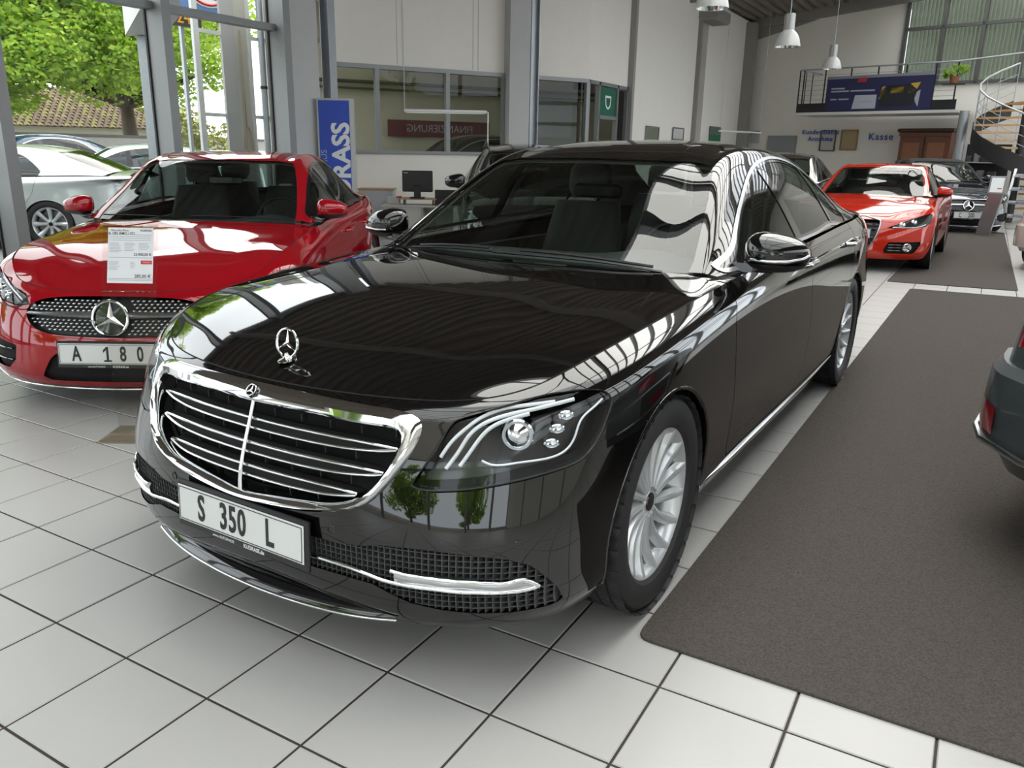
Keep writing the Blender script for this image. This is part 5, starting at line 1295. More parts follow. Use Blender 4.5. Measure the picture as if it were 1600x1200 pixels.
def tree(name, label, base, trunk_h, clumps, n, size, seed, group=None, rad=.28):
    t = tag(empty(name, base), label, 'tree', group)
    rg = random.Random(seed); tk = MB(); top = (rg.uniform(-.3, .3), rg.uniform(-.3, .3), trunk_h)
    tk.tube(smooth_path([(0, 0, 0), (top[0] * .3, top[1] * .2, trunk_h * .5), top], 5), np.linspace(rad, rad * .6, 11), 10); to = tk.build('trunk', bark, t, smooth=50)
    for c, r in clumps[::2]:
        mid_ = [(top[i] + c[i]) / 2 + rg.uniform(-.2, .2) for i in range(3)]
        MB().tube(smooth_path([(top[0], top[1], trunk_h * .92), mid_, c], 4), np.linspace(rad * .45, .03, 9), 6).build('bough', bark, t, smooth=50)
    V, F = leaves(clumps, n, size, seed); me = bpy.data.meshes.new('foliage'); me.from_pydata(V.tolist(), [], F.tolist())
    for m in leaf_ms: me.materials.append(m)
    me.polygons.foreach_set('material_index', np.random.RandomState(seed).choice([0, 0, 0, 1, 1, 2], len(F)).tolist())
    o = bpy.data.objects.new('foliage', me); col.objects.link(o); o.parent = t; o['kind'] = 'stuff'
    return t
def crown(cx, cy, cz, rx, ry, rz, k, r, seed):
    rg = np.random.RandomState(seed); out = []
    for i in range(k):
        d = rg.normal(size=3); d /= np.linalg.norm(d); f = rg.rand() ** .45; out.append(((cx + d[0] * rx * f, cy + d[1] * ry * f, cz + d[2] * rz * f), r * (.7 + .6 * rg.rand())))
    return out
tree('leafy_tree', 'large leafy green tree above the concrete yard wall', (-20.2, 14.6, 0), 2.8, crown(1.4, -2.6, 5.6, 2.8, 6.0, 3.3, 120, 1.0, 3), 105000, .085, 3, rad=.3)
tree('leafy_tree', 'leafy tree beyond the entrance porch', (-18.2, 23.5, 0), 2.4, crown(.5, -.5, 4.6, 3.2, 3.2, 3.4, 34, .95, 5), 16000, .12, 5, rad=.22)
for k, (x, y, s_) in enumerate(((-9, -22, 11), (2, -24, 12), (12, -22, 13), (24, 2, 14), (-22, -8, 15))):
    tree('leafy_tree', ('leafy tree across the forecourt beyond the yard side', 'leafy tree across the forecourt facing the entrance', 'leafy tree across the forecourt at the hall corner', 'leafy tree beside the high side windows', 'leafy tree at the forecourt end of the yard wall')[k], (x, y, 0), 2.2, crown(0, 0, 4.2, 3.6, 3.0, 3.2, 22, 1.2, s_), 5000, .24, s_, 'trees across the forecourt', rad=.25)
sh = tag(empty('flowering_shrub', (-13.6, 11.6, 0)), 'pale flowering shrub beside the porch', 'shrub')
V, F = leaves([((0, 0, 1.0), .7), ((.3, .5, 1.5), .6), ((-.4, .2, 1.6), .5), ((.1, -.3, 1.9), .45)], 1800, .07, 9)
me = bpy.data.meshes.new('foliage'); me.from_pydata(V.tolist(), [], F.tolist()); me.materials.append(mat('shrub_leaf', (.30, .31, .10), .7, var=.5, vscale=3)); o = bpy.data.objects.new('foliage', me); col.objects.link(o); o.parent = sh; o['kind'] = 'stuff'
MB().tube([(0, 0, 0), (0, .1, .9)], .05, 6).build('stem', bark, sh)
# entrance porch outside: white fascia on a steel post, cladding panel, downpipe, glazed screens
porch = tag(empty('entrance_porch', (-9.0, 8.0, 0)), 'glazed entrance porch with pale canopy and grey cladding panel', 'porch')
pale_mull = mat('pale_mullion', (.55, .56, .55), .5)
MB().prism([(0, -1.28), (2.55, -2.85), (2.55, -2.26), (.26, -.85)], 3.05, 3.5).build('canopy', mat('fascia_white', (.56, .56, .54), .6), porch, smooth=0)
MB().box((.2, -1.13, 1.52), (.13, .13, 3.04), .55).build('post', galv, porch, smooth=0)
MB().box((0, .72, 2.4), (.05, .30, 4.8)).build('cladding_panel', mat('cladding_grey', (.34, .34, .33), .6, var=.04, vscale=4), porch, smooth=0)
MB().box((-.03, 1.02, 2.4), (.03, .30, 4.8)).build('cladding_panel', mat('cladding_beige', (.42, .41, .36), .6, var=.04, vscale=4), porch, smooth=0)
for y in (.04, 1.2, 1.6): MB().box((0, y, 2.4), (.06, .06 if y > .1 else .11, 4.8)).build('mullion', pale_mull, porch, smooth=0)
for z in (1.95, 3.3):
    for y0, y1 in ((.1, .57), (1.22, 1.58)): MB().box((0, (y0 + y1) / 2, z), (.05, y1 - y0, .06)).build('crossbar', pale_mull, porch, smooth=0)
MB().tube([(.08, 1.42, 0), (.08, 1.42, 4.8)], .058, 14).build('downpipe', galv, porch, smooth=60)
MB().tube([(.08, 1.42, 2.45), (.08, 1.42, 2.5)], .068, 14).build('pipe_clamp', rubber_m, porch, smooth=30)
MB().tube([(.03, .98, 3.4), (.03, .985, 2.5), (.03, 1.0, 1.75)] + [(.03, 1.03 + .07 * math.sin(t), 1.45 - .3 * math.cos(t + math.pi)) for t in np.linspace(0, 6.0, 20)], .012, 6).build('rope', mat('rope_tan', (.33, .25, .17), .9), porch, smooth=60)
ban = tag(empty('oil_banner', (-9.9, 8.75, 4.15), math.pi / 2), 'blue and white oil advertising banner seen from behind', 'banner')
MB().box((0, 0, 0), (2.6, .04, .75), bev=.01).build('banner_sheet', mat('banner_blue', (.10, .20, .42), .5), ban, smooth=0)
for x in (-.85, .35):
    MB().lathe([(.26, 0), (.26, .006), (0, .006)], 24, Matrix.Translation((x, -.022, -.1)) @ Matrix.Rotation(math.pi / 2, 4, 'X') @ Matrix.Diagonal((1.5, .8, 1, 1))).build('logo_disc', print_white, ban, smooth=0)
    MB().tube([(x + .34 * t, -.032, -.26 + .1 * t * t) for t in np.linspace(-1, 1, 10)], .022, 5).build('logo_swoosh', mat('logo_red', (.55, .02, .02), .5), ban)
    text_obj('lettering', 'uchs', .26, mat('logo_navy', (.03, .05, .2), .5), ban, frame((x, -.032, -.08), (-1, 0, 0), (0, 0, 1), (0, -1, 0)), depth=.003)
sg = tag(empty('orange_sign', (-9.6, 8.3, 3.55), math.pi / 2), 'dark sign board with orange 24 lettering on the porch', 'sign')
MB().box((0, .06, -1.77), (.06, .06, 3.54)).build('post', galv, sg, smooth=0)
MB().box((0, 0, 0), (.75, .04, .28)).build('board', mat('board_dark', (.04, .035, .03), .6), sg, smooth=0)
text_obj('lettering', '24', .3, mat('sign_orange', (.8, .38, .02), .5), sg, frame((0, -.03, -.0), (1, 0, 0), (0, 0, 1), (0, -1, 0)), depth=.003)
# ---------------------------------------------------------------- mats
mat_c = mat('mat_pile', (.072, .063, .056), .95, var=.75, vscale=170, bump=1.0, bscale=190, spec=.15)
def floor_mat(poly, label, r=.05):
    P = []
    n = len(poly)
    for i in range(n):
        a, b, c = (np.array(poly[k % n], float) for k in (i - 1, i, i + 1)); u = (a - b) / np.linalg.norm(a - b); v = (c - b) / np.linalg.norm(c - b)
        for t in np.linspace(0, 1, 5): P.append(tuple((b + u * r * (1 - t) ** 2 + v * r * t ** 2)))
    cen = np.mean(P, 0); R = []
    for s_, z in ((1, 0), (1, .006), (.9995, .009)): R.append([(cen[0] + (p[0] - cen[0]) * s_, cen[1] + (p[1] - cen[1]) * s_, z) for p in P])
    o = MB().rings(R).build('floor_mat', mat_c, smooth=0); return tag(o, label, 'mat')
floor_mat(mats_poly[0], 'long dark brown pile mat beside the black limousine')
floor_mat(mats_poly[1], 'dark brown mat under the orange-red coupe wheels')

# ---------------------------------------------------------------- price stand before the red compact
acr = glass('acrylic', (.93, .92, .90), 1.3)
stand = tag(empty('price_stand', (-.65, .60, 0), .527), 'clear acrylic stand holding a printed price sheet before the red compact', 'stand')
MB().box((.0, -.11, .004), (.27, .25, .008)).build('foot_plate', glass('acrylic_foot', (.86, .84, .78), 1.4), stand, smooth=0)
MB().box((0, 0, .364), (.27, .006, .71)).build('upright', acr, stand, smooth=0)
tm = Matrix.Translation((0, 0, .72)) @ Matrix.Rotation(math.radians(-17), 4, 'X')
MB().box((0, 0, .165), (.27, .005, .34), M=tm).build('tray', acr, stand, smooth=0)
MB().box((0, -.012, -.002), (.27, .022, .006), M=tm).build('tray_lip', acr, stand, smooth=0)
sheet = MB().box((.005, -.006, .175), (.225, .002, .275), M=tm).build('price_sheet', mat('paper', (.72, .74, .76), .6), stand, smooth=0)
def pt(x, z, d=.0): return tm @ Matrix.Translation((x + .005, -.0075 - d, z * .92 + .175)) @ Matrix.Rotation(math.pi / 2, 4, 'X')
pr = mat('print_dark', (.05, .05, .055), .7); pg = mat('print_grey', (.38, .39, .41), .7)
text_obj('lettering', 'Mercedes-Benz', .014, pr, sheet, pt(-.055, .135), depth=.0003); text_obj('lettering', 'A 180 AMG LED', .019, pr, sheet, pt(-.045, .118), depth=.0003, bold=.0003)
text_obj('lettering', 'KUDRASS', .013, pr, sheet, pt(.075, .135), depth=.0003, bold=.0003)
text_obj('lettering', '23.900,00 \u20ac', .018, pr, sheet, pt(.06, .005), depth=.0003, bold=.0003); text_obj('lettering', '285,00 \u20ac', .022, pr, sheet, pt(.062, -.112), depth=.0003, bold=.0003)
ln = MB()
for x0, x1, zs in ((-.105, .10, (.102, .092, .082)), (-.105, -.04, np.arange(.066, .012, -.008)), (-.03, .03, np.arange(.066, .018, -.008)), (.04, .10, np.arange(.066, .030, -.008)), (-.105, -.05, np.arange(-.035, -.08, -.008)), (.0, .025, np.arange(-.035, -.075, -.008)), (-.108, .108, (.112, -.012, -.126, -.134))):
    for z in zs: w = (x1 - x0) * random.uniform(.7, 1) if x1 - x0 < .2 else x1 - x0; ln.box((x0 + w / 2 + .005, -.0078, z * .92 + .175), (w, .0004, .0022), M=tm)
lo2 = ln.build('text_lines', pg, sheet, smooth=0); lo2['kind'] = 'stuff'
MB().box((.085, -.0078, -.036 * .92 + .175), (.055, .0005, .018), M=tm).build('red_logo', mat('logo_red_print', (.55, .03, .04), .5), sheet, smooth=0)
text_obj('lettering', 'Santander', .009, print_white, sheet, pt(.082, -.036, .0004), depth=.0002)

# ---------------------------------------------------------------- desk corner
cream = mat('cream_laminate', (.50, .49, .45), .5, var=.03); wood = mat('beech_wood', (.42, .25, .13), .5, var=.2, vscale=14); scr = mat('monitor_black', (.012, .012, .013), .35)
def at_(name, loc, rz, label, cat): return tag(empty(name, loc, rz), label, cat)
cb = at_('sideboard', (-6.08, 9.14, 0), .527, 'low pale grey cupboard with wooden top against the office wall', 'cupboard')
MB().box((0, 0, .40), (.58, .36, .70)).build('body', mat('pale_grey_laminate', (.46, .47, .49), .5), cb, smooth=0); MB().box((0, 0, .765), (.60, .38, .03)).build('top', wood, cb, smooth=0); MB().box((0, .02, .03), (.56, .32, .06)).build('plinth', rubber_m, cb, smooth=0)
MB().box((.16, -.182, .42), (.10, .01, .14)).build('opening', void_m, cb, smooth=0)
dk = at_('office_desk', (-5.30, 9.10, 0), .527, 'white desk pedestal with wooden monitor shelf', 'desk')
MB().box((-.13, -.06, .265), (.66, .5, .51)).build('pedestal', cream, dk, smooth=0); MB().box((.1, -.06, .533), (1.2, .54, .025)).build('desk_top', cream, dk, smooth=0); MB().box((.42, .05, .265), (.5, .03, .51)).build('modesty_panel', cream, dk, smooth=0)
for x in (-.14, .34): MB().box((x, .05, .585), (.02, .26, .09)).build('shelf_leg', scr, dk, smooth=0)
MB().box((.1, .05, .64), (.60, .32, .022)).build('monitor_shelf', wood, dk, smooth=0)
MB().box((.18, -.315, .27), (.004, .008, .5)).build('panel_joint', void_m, dk, smooth=0)
mo = at_('computer_monitor', (-5.20, 9.10, .651), .527, 'black computer monitor seen from behind on the wooden shelf', 'monitor')
MB().box((0, .02, .27), (.50, .04, .34), bev=.012).build('screen_housing', scr, mo, smooth=0); MB().box((0, -.03, .10), (.11, .05, .22), bev=.01).build('stand_neck', scr, mo, smooth=0); MB().box((0, .0, .01), (.24, .2, .02), bev=.008).build('stand_base', scr, mo, smooth=0)
MB().box((-.19, -.002, .405), (.07, .002, .014)).build('badge', mat('badge_grey', (.3, .3, .3), .5), mo, smooth=0)
lt = at_('laptop_screen', (-4.74, 9.30, .5485), .5, 'black laptop screen standing on the white desk', 'laptop')
MB().box((0, .02, .12), (.42, .015, .25), bev=.004).build('lid', scr, lt, smooth=0); MB().box((0, -.0, .008), (.42, .28, .014)).build('keyboard_base', scr, lt, smooth=0)
tl_ = tag(MB().box((-5.46, 8.94, .668), (.09, .05, .03), .5, bev=.01).build('tape_dispenser', mat('red_plastic', (.5, .03, .02), .4), smooth=0), 'small red desk item beside the monitor foot', 'stationery')
bx = tag(MB().box((-5.60, 8.98, .606), (.2, .14, .11), .5).build('card_box', cream, smooth=0), 'small cream box on the desk behind the monitor', 'box')
# hanging linear lamp
hl = tag(empty('linear_pendant_lamp', (-4.78, 9.32, 2.02), .527), 'slim white tube lamp hung on wires before the office window', 'lamp')
wl_ = mat('lamp_white', (.75, .75, .72), .4)
MB().box((0, 0, 0), (1.33, .06, .05), bev=.015).build('lamp_body', wl_, hl, smooth=0); MB().box((0, 0, -.028), (1.25, .045, .01)).build('tube', mat('tube_white', (.85, .86, .84), .3), hl, smooth=0)
for x in (-.66, .66): MB().tube([(x, 0, .02), (x, 0, 3.2)] if x < 0 else [(x + .02, 0, -.0), (x + .02, 0, -.62)], .006 if x < 0 else .011, 6).build('wire' if x < 0 else 'end_rod', galv if x < 0 else wl_, hl)
hl2 = tag(empty('linear_pendant_lamp', (-3.3, 21.6, 2.06), 1.2), 'slim white tube lamp hung on wires before the green poster', 'lamp')
MB().box((0, 0, 0), (1.9, .06, .05), bev=.015).build('lamp_body', wl_, hl2, smooth=0)
for x in (-.9, .9): MB().tube([(x, 0, .02), (x, 0, 3.2)], .005, 6).build('wire', galv, hl2)
# blue dealer pylon with rotated lettering
py_ = tag(empty('dealer_sign', (-5.86, 7.93, 0), .527), 'tall blue dealer sign in white frame with upright lettering beside the pillar', 'sign')
blue = mat('sign_blue', (.012, .06, .46), .4); swhite = mat('sign_letter_white', (.74, .75, .74), .5)
MB().box((0, .02, 1.07), (.56, .10, 2.16), bev=.012).build('sign_case', mat('sign_case', (.50, .51, .50), .45), py_, smooth=0); MB().box((-.02, -.035, 1.07), (.47, .006, 2.10)).build('sign_face', blue, py_, smooth=0)
text_obj('lettering', 'KUDRASS', .375, swhite, py_, frame((.085, -.04, .98), (0, 0, 1), (-1, 0, 0), (0, -1, 0)), sx=1.02, depth=.003, bold=.012)
text_obj('lettering', 'AUTOHAUS', .13, mat('sign_pale_blue', (.35, .45, .62), .5), py_, frame((-.19, -.04, 1.05), (0, 0, 1), (-1, 0, 0), (0, -1, 0)), depth=.003)

# ---------------------------------------------------------------- pendant high-bay lamps
shade_m = glass('lamp_shade_acrylic', (.78, .77, .74), 1.6, .15); gear = mat('lamp_gear_grey', (.40, .40, .39), .4, metal=.4)
for (x, y, z), lab in (((-.47, 9.08, 3.22), 'high-bay pendant lamp hanging before the roller door box'), ((-.37, 13.08, 3.20), 'high-bay pendant lamp hanging before the corner column'), ((-.59, 18.75, 3.36), 'high-bay pendant lamp hanging before the balcony rail')):
    p = tag(empty('pendant_lamp', (x, y, z)), lab, 'lamp', 'high-bay pendant lamps')
    sd = MB().lathe([(.215, 0), (.21, .03), (.19, .12), (.15, .20), (.09, .26), (.08, .27)], 32, cap=False).build('lamp_shade', mat('ribbed_shade', (.60, .60, .57), .18, spec=.7), p, smooth=50)
    MB().lathe([(.205, .005), (.18, .115), (.14, .195), (.08, .25)], 32, cap=False).build('inner_reflector', reflector, sd, smooth=50)
    MB().lathe([(.09, .26), (.09, .50), (.075, .52), (0, .52)], 20).build('ballast_housing', gear, p, smooth=30)
    MB().box((0, -.09, .38), (.06, .02, .2)).build('terminal_box', gear, p, smooth=0)
    MB().tube([(0, 0, .52), (0, 0, roof_z(x) - z)], .008, 6).build('cable', galv, p)
    MB().lathe([(.045, .06), (.05, .12), (.03, .2), (0, .22)], 16).build('bulb', mat('bulb_glass', (.8, .8, .76), .2), p, smooth=50)

# ---------------------------------------------------------------- back wall: balcony, blinds, signs, wardrobe, stair
def bq(t, off, z): q = bw(t, off); return (q[0], q[1], z)
dark_m = mat('balcony_black', (.012, .012, .013), .5)
bal = tag(empty('balcony', bq(4.7, .7, 2.58), BR), 'balcony with dark edge and thin steel rail on the rear wall', 'balcony')
MB().box((.02, -.15, -.02), (4.15, 1.5, .07)).build('slab', mat('slab_white', (.62, .61, .57), .6), bal, smooth=0); MB().box((.02, -.86, .13), (4.1, .04, .24)).build('edge_board', dark_m, bal, smooth=0); MB().box((-2.02, -.2, .13), (.04, 1.3, .24)).build('edge_board', dark_m, bal, smooth=0)
MB().tube([(-2.02, .45, 1.12), (-2.02, -.86, 1.12), (2.0, -.86, 1.12), (3.4, -.86, 1.22)], .02, 8).build('handrail', galv, bal, smooth=40)
for k in range(6): MB().tube([(-2.0, -.84, .34 + .125 * k), (2.0, -.84, .34 + .125 * k)], .006, 6).build('rail_wire', galv, bal)
for x in (-2.02, -1.9, -1.3, -.6, .1, .8, 1.5, 2.0): MB().box((x, -.86, .62), (.035, .012, .98)).build('baluster', dark_m, bal, smooth=0)
for y in (-.5, -.1): MB().box((-2.02, y, .62), (.012, .035, .98)).build('baluster', dark_m, bal, smooth=0)
bnq = tag(empty('advert_banner', bq(4.85, 1.60, 2.58), BR), 'dark blue advertising banner with yellow lamps tied to the balcony rail', 'banner')
MB().box((0, 0, .47), (2.72, .012, .88)).build('banner_sheet', mat('banner_navy', (.018, .018, .075), .6, var=.2, vscale=3), bnq, smooth=0)
yl = mat('banner_yellow', (.50, .36, .04), .6)
def bp_(name, pts, m): 
    return MB().add([(x, -.008, z) for x, z in pts] + [(x, -.006, z) for x, z in pts], [tuple(range(len(pts)))]).build(name, m, bnq, smooth=0)
bp_('print_strip', [(-1.35, .84), (1.35, .84), (1.35, .91), (-1.35, .91)], mat('banner_grey', (.22, .22, .26), .6)); bp_('print_car', [(.10, .10), (.9, .12), (1.0, .5), (.8, .66), (.22, .64), (.06, .45)], mat('banner_dark', (.012, .012, .02), .5))
bp_('print_lamp', [(.06, .30), (.20, .33), (.22, .62), (.12, .60)], yl); bp_('print_plate', [(.34, .44), (.66, .45), (.65, .58), (.35, .57)], yl); bp_('print_lamp', [(.76, .42), (.95, .46), (1.05, .68), (.82, .66)], yl); bp_('print_lamp', [(.98, .20), (1.05, .10), (1.07, .50), (.9, .42)], mat('banner_pale', (.38, .38, .42), .6))
bp_('print_card', [(-.62, .08), (.0, .08), (.0, .42), (-.56, .42)], mat('banner_card', (.42, .44, .50), .6)); bp_('print_red', [(-.55, .74), (-.3, .74), (-.3, .88), (-.5, .88)], mat('banner_red', (.4, .03, .03), .6))
for x0, x1, z in ((-1.22, -.86, .60), (-1.22, -.74, .53), (-.70, -.06, .53), (-1.22, -1.05, .33), (-1.0, -.72, .33), (-.42, -.08, .25)):
    bp_('print_line', [(x0, z - .018), (x1, z - .018), (x1, z + .018), (x0, z + .018)], mat('banner_text', (.36, .38, .46), .6)).location = (0, -.003, 0)
pl_ = tag(empty('potted_plant', bq(6.72, 1.80, 3.28)), 'small potted plant at the end of the balcony rail', 'plant')
MB().lathe([(.08, -.1), (.11, .06), (0, .06)], 14).build('pot', mat('terracotta', (.25, .09, .05), .8), pl_, smooth=40)
V, F = leaves([((0, 0, .18), .2), ((.18, 0, .2), .15), ((-.16, 0, .12), .12)], 160, .06, 21); MB().add(V, [tuple(f) for f in F.tolist()]).build('leaves', leaf_ms[2], pl_, smooth=0)['kind'] = 'stuff'
MB().box((0, .05, -.12), (.5, .2, .03)).build('saucer_board', dark_m, pl_, smooth=0)
# upper window with vertical blinds
q = bq(6.66, .0, 4.6)
uw = MB(); wt0, wt1 = 4.76, 8.56
for z in (3.34, 4.72, 5.86): a, b = bw(wt0, .02), bw(wt1, .02); uw.box(((a[0] + b[0]) / 2, (a[1] + b[1]) / 2, z), (wt1 - wt0, .1, .08), BR)
for t in (wt0, wt0 + .95, wt0 + 1.9, wt0 + 2.85, wt1): q = bw(t, .02); uw.box((q[0], q[1], 4.6), (.08, .1, 2.6), BR)
uwo = struct(uw.build('window_4', mat('dark_frame', (.09, .09, .085), .5), smooth=0), 'large upper window with pale green vertical blinds behind the balcony', 'window')
a, b = bw(wt0, -.02), bw(wt1, -.02); MB().box(((a[0] + b[0]) / 2, (a[1] + b[1]) / 2, 4.6), (wt1 - wt0, .01, 2.5), BR).build('glass_pane', glass('green_pane', (.70, .73, .69), 1.4), uwo, smooth=0)
bl_m = mat('blind_slat', (.62, .64, .60), .8, var=.1, vscale=4); sl = None
for k in range(38):
    t = wt0 + .06 + k * .098; q = bw(t, -.14)
    if sl is None: sl = MB().box((0, 0, 0), (.105, .004, 2.46), 0).build('blind_slat', bl_m, uwo, smooth=0); o = sl
    else: o = bpy.data.objects.new('blind_slat', sl.data); col.objects.link(o); o.parent = uwo
    o.location = (q[0], q[1], 4.6); o.rotation_euler = (0, 0, BR + .95)
rb = MB(); a, b = bw(wt0 - .2, -1.2), bw(wt1 + .2, -1.2); rb.box(((a[0] + b[0]) / 2, (a[1] + b[1]) / 2, 4.6), (4.4, .1, 2.9), BR)
struct(rb.build('wall_upper_office', mat('upper_office', (.6, .6, .55), .9), smooth=0), 'dim office wall behind the blinds', 'wall')
# grey door, notices, frames, wall lettering
d3 = struct(MB().box((*bw(1.55, .03), 1.015), (.92, .06, 2.03), BR).build('door_3', mat('grey_door', (.27, .29, .30), .5), smooth=0), 'plain grey door in the rear wall', 'door')
MB().box((*bw(1.19, .08), 1.05), (.12, .04, .03), BR).build('handle', galv, d3, smooth=0)
nt_ = tag(empty('wall_notice', bq(.62, .02, 1.98), BR), 'white notice with black header on the rear wall', 'notice')
MB().box((0, 0, 0), (.34, .012, .36)).build('sheet', mat('notice_paper', (.5, .51, .54), .6), nt_, smooth=0); MB().box((0, -.008, .14), (.34, .006, .09)).build('header', ink, nt_, smooth=0)
for k in range(6): MB().box((0, -.008, .06 - .04 * k), (.26, .003, .012)).build('text_line', pg, nt_, smooth=0)
for t0, z, w, h, cm, fm, lab in ((2.98, 1.885, .44, .56, mat('pale_paper', (.52, .51, .47), .7), mat('frame_brown', (.08, .06, .045), .5), 'brown framed certificate below the blue wall lettering'), (3.60, 1.905, .46, .54, mat('tan_paper', (.40, .30, .17), .7), mat('frame_tan', (.28, .19, .10), .5), 'tan framed picture beside the brown framed certificate')):
    pf = tag(empty('picture_frame', bq(t0, .03, z), BR), lab, 'picture')
    MB().box((0, 0, 0), (w - .04, .01, h - .04)).build('print', cm, pf, smooth=0)
    for x, zz, a, b in ((0, h / 2, w, .03), (0, -h / 2, w, .03), (w / 2, 0, .03, h), (-w / 2, 0, .03, h)): MB().box((x, -.01, zz), (a, .03, b)).build('frame_bar', fm, pf, smooth=0)
bt = mat('wall_letter_blue', (.03, .07, .42), .5)
for s, t0, z, sz, nm, lab in (('Kundendienst', 2.74, 2.12, .175, 'service_lettering', None), ('Kasse', 4.50, 1.99, .26, 'cashier_lettering', 'blue Kasse lettering on the rear wall')):
    q = bw(t0, .07); o = text_obj(nm, s, sz, bt, None, frame((q[0], q[1], z), (BD[0], BD[1], 0), (0, 0, 1), (-.259, -.966, 0)), depth=.004, bold=.003, space=1.15)
    tag(o, lab or 'blue Kundendienst lettering on the rear wall', 'lettering')
q = bw(2.76, .07); tag(text_obj('service_lettering', 'Annahme', .175, bt, None, frame((q[0], q[1], 1.93), (BD[0], BD[1], 0), (0, 0, 1), (-.259, -.966, 0)), depth=.004, bold=.003, space=1.15), 'blue Annahme lettering on the rear wall', 'lettering')
wdm = mat('wardrobe_wood', (.155, .052, .022), .4, var=.3, vscale=10); wdd = mat('wardrobe_dark', (.06, .022, .012), .45)
wr_ = tag(empty('wardrobe', bq(5.86, .34, 0), BR), 'antique brown wooden wardrobe with two panelled doors below the balcony', 'wardrobe')
MB().box((0, 0, 1.05), (1.26, .55, 2.1)).build('body', wdm, wr_, smooth=0); MB().box((0, -.03, 2.14), (1.40, .66, .10), bev=.03).build('cornice', wdd, wr_, smooth=0); MB().box((0, -.02, 2.04), (1.3, .6, .08)).build('frieze', wdm, wr_, smooth=0)
for x in (-.31, .31):
    d = MB().box((x, -.285, 1.02), (.58, .03, 1.85)).build('door', wdm, wr_, smooth=0)
    for z, h in ((1.42, .85), (.5, .75)): MB().box((x, -.305, z), (.42, .02, h), bev=.012).build('door_panel', mat('wardrobe_panel', (.26, .10, .045), .4, var=.25, vscale=10), d, smooth=0)
MB().box((0, -.31, 1.05), (.03, .03, 1.86)).build('centre_strip', wdd, wr_, smooth=0)
struct(MB().tube([(2.16, 21.35, 0), (2.16, 21.35, 2.56)], .11, 20).build('steel_column', galv, smooth=60), 'round grey column carrying the balcony', 'column')
# spiral stair
st_ = tag(empty('spiral_stair', (3.45, 20.9, 0)), 'spiral stair with wooden treads and dark stringer beside the balcony', 'staircase')
tr_w = mat('tread_wood', (.52, .31, .13), .5, var=.2, vscale=12)
R1, R2 = [], []
for k in range(15):
    a = math.radians(415 - k * 22); z = .30 + k * .172
    ca_, sa_ = math.cos(a), math.sin(a); w = .17
    V = [(.12 * ca_, .12 * sa_, z), ((1.05 * math.cos(a - w)), 1.05 * math.sin(a - w), z), (1.05 * math.cos(a + w), 1.05 * math.sin(a + w), z)]
    MB().add(V + [(x, y, z + .045) for x, y, z in V], [(0, 2, 1), (3, 4, 5), (0, 1, 4, 3), (1, 2, 5, 4), (2, 0, 3, 5)]).build('tread', tr_w, st_, smooth=0)
    R1.append([(1.06 * ca_, 1.06 * sa_, z - .30), (1.08 * ca_, 1.08 * sa_, z - .30), (1.08 * ca_, 1.08 * sa_, z + .10), (1.06 * ca_, 1.06 * sa_, z + .10)])
    R2.append((1.05 * ca_, 1.05 * sa_, z + .95))
    MB().tube([(1.05 * ca_, 1.05 * sa_, z), (1.05 * ca_, 1.05 * sa_, z + .95)], .010, 6).build('baluster', galv, st_)
MB().rings(R1).build('stringer', mat('stringer_dark', (.02, .018, .02), .5), st_, smooth=60); MB().tube(R2, .022, 8).build('handrail', mat('rail_pale', (.45, .46, .46), .4, metal=.4), st_, smooth=60)
for d in (.25, .45, .65): MB().tube([(x, y, z - d) for x, y, z in R2], .008, 6).build('rail_wire', galv, st_, smooth=60)
MB().tube([(0, 0, 0), (0, 0, 3.9)], .10, 16).build('newel', mat('stringer_dark', (.02, .018, .02)), st_, smooth=60)
# display shelf, brochure rack, lectern
sf = tag(empty('wall_shelf', (2.75, 21.9, 0), BR), 'dark wall shelf unit with pale boards and merchandise under the stair', 'shelf')
MB().box((0, .2, .9), (1.0, .03, 1.8)).build('back_panel', mat('shelf_dark', (.03, .03, .032), .7), sf, smooth=0)
for z in (1.36, 1.0, .6): MB().box((0, 0, z), (.95, .36, .03)).build('shelf_board', mat('shelf_pale', (.50, .49, .46), .5), sf, smooth=0)
for k, (x, z, w, h, c_) in enumerate(((-.35, 1.375, .12, .14, (.08, .09, .1)), (-.18, 1.375, .1, .2, (.3, .3, .32)), (.02, 1.375, .16, .12, (.05, .05, .06)), (.25, 1.375, .12, .17, (.18, .18, .2)), (-.3, 1.015, .16, .2, (.12, .1, .09)), (-.05, 1.015, .14, .16, (.25, .25, .26)), (.2, 1.015, .18, .13, (.06, .07, .09)))):
    tag(MB().box((0, 0, h / 2), (w, .14, h), BR, bev=.01).build('merchandise_box', mat('merch_%d' % k, c_, .4), smooth=0), '%s merchandise box on the %s board of the dark shelf' % (('dark grey', 'tall pale', 'flat black', 'mid grey', 'brown', 'light grey', 'low navy')[k], 'upper' if z > 1.2 else 'middle'), 'box').location = (2.75 + x * BD[0], 21.82 + x * BD[1], z)
rk = tag(empty('brochure_rack', (3.66, 18.9, 0), -.25), 'sloping silver brochure rack with leaflets beside the lectern', 'rack')
for x in (-.32, .32): MB().bar((x, -.3, .02), (x, .2, 1.25), .05, .03).build('side_rail', satin, rk, smooth=0)
for k in range(4):
    z = .25 + .28 * k; y = -.2 + .11 * k
    tr = MB().box((0, y, z), (.62, .26, .02)).build('tray', satin, rk, smooth=0)
    for j in range(3): MB().box((-.2 + .2 * j, y - .01, z + .035), (.16, .2, .04)).build('leaflet_stack', mat('leaflet_%d' % (j % 2), ((.55, .56, .58), (.30, .32, .38))[j % 2], .5), tr, smooth=0)
le = tag(empty('price_lectern', (2.99, 16.55, 0), -.12), 'brushed metal lectern with price sheet before the navy car', 'lectern')
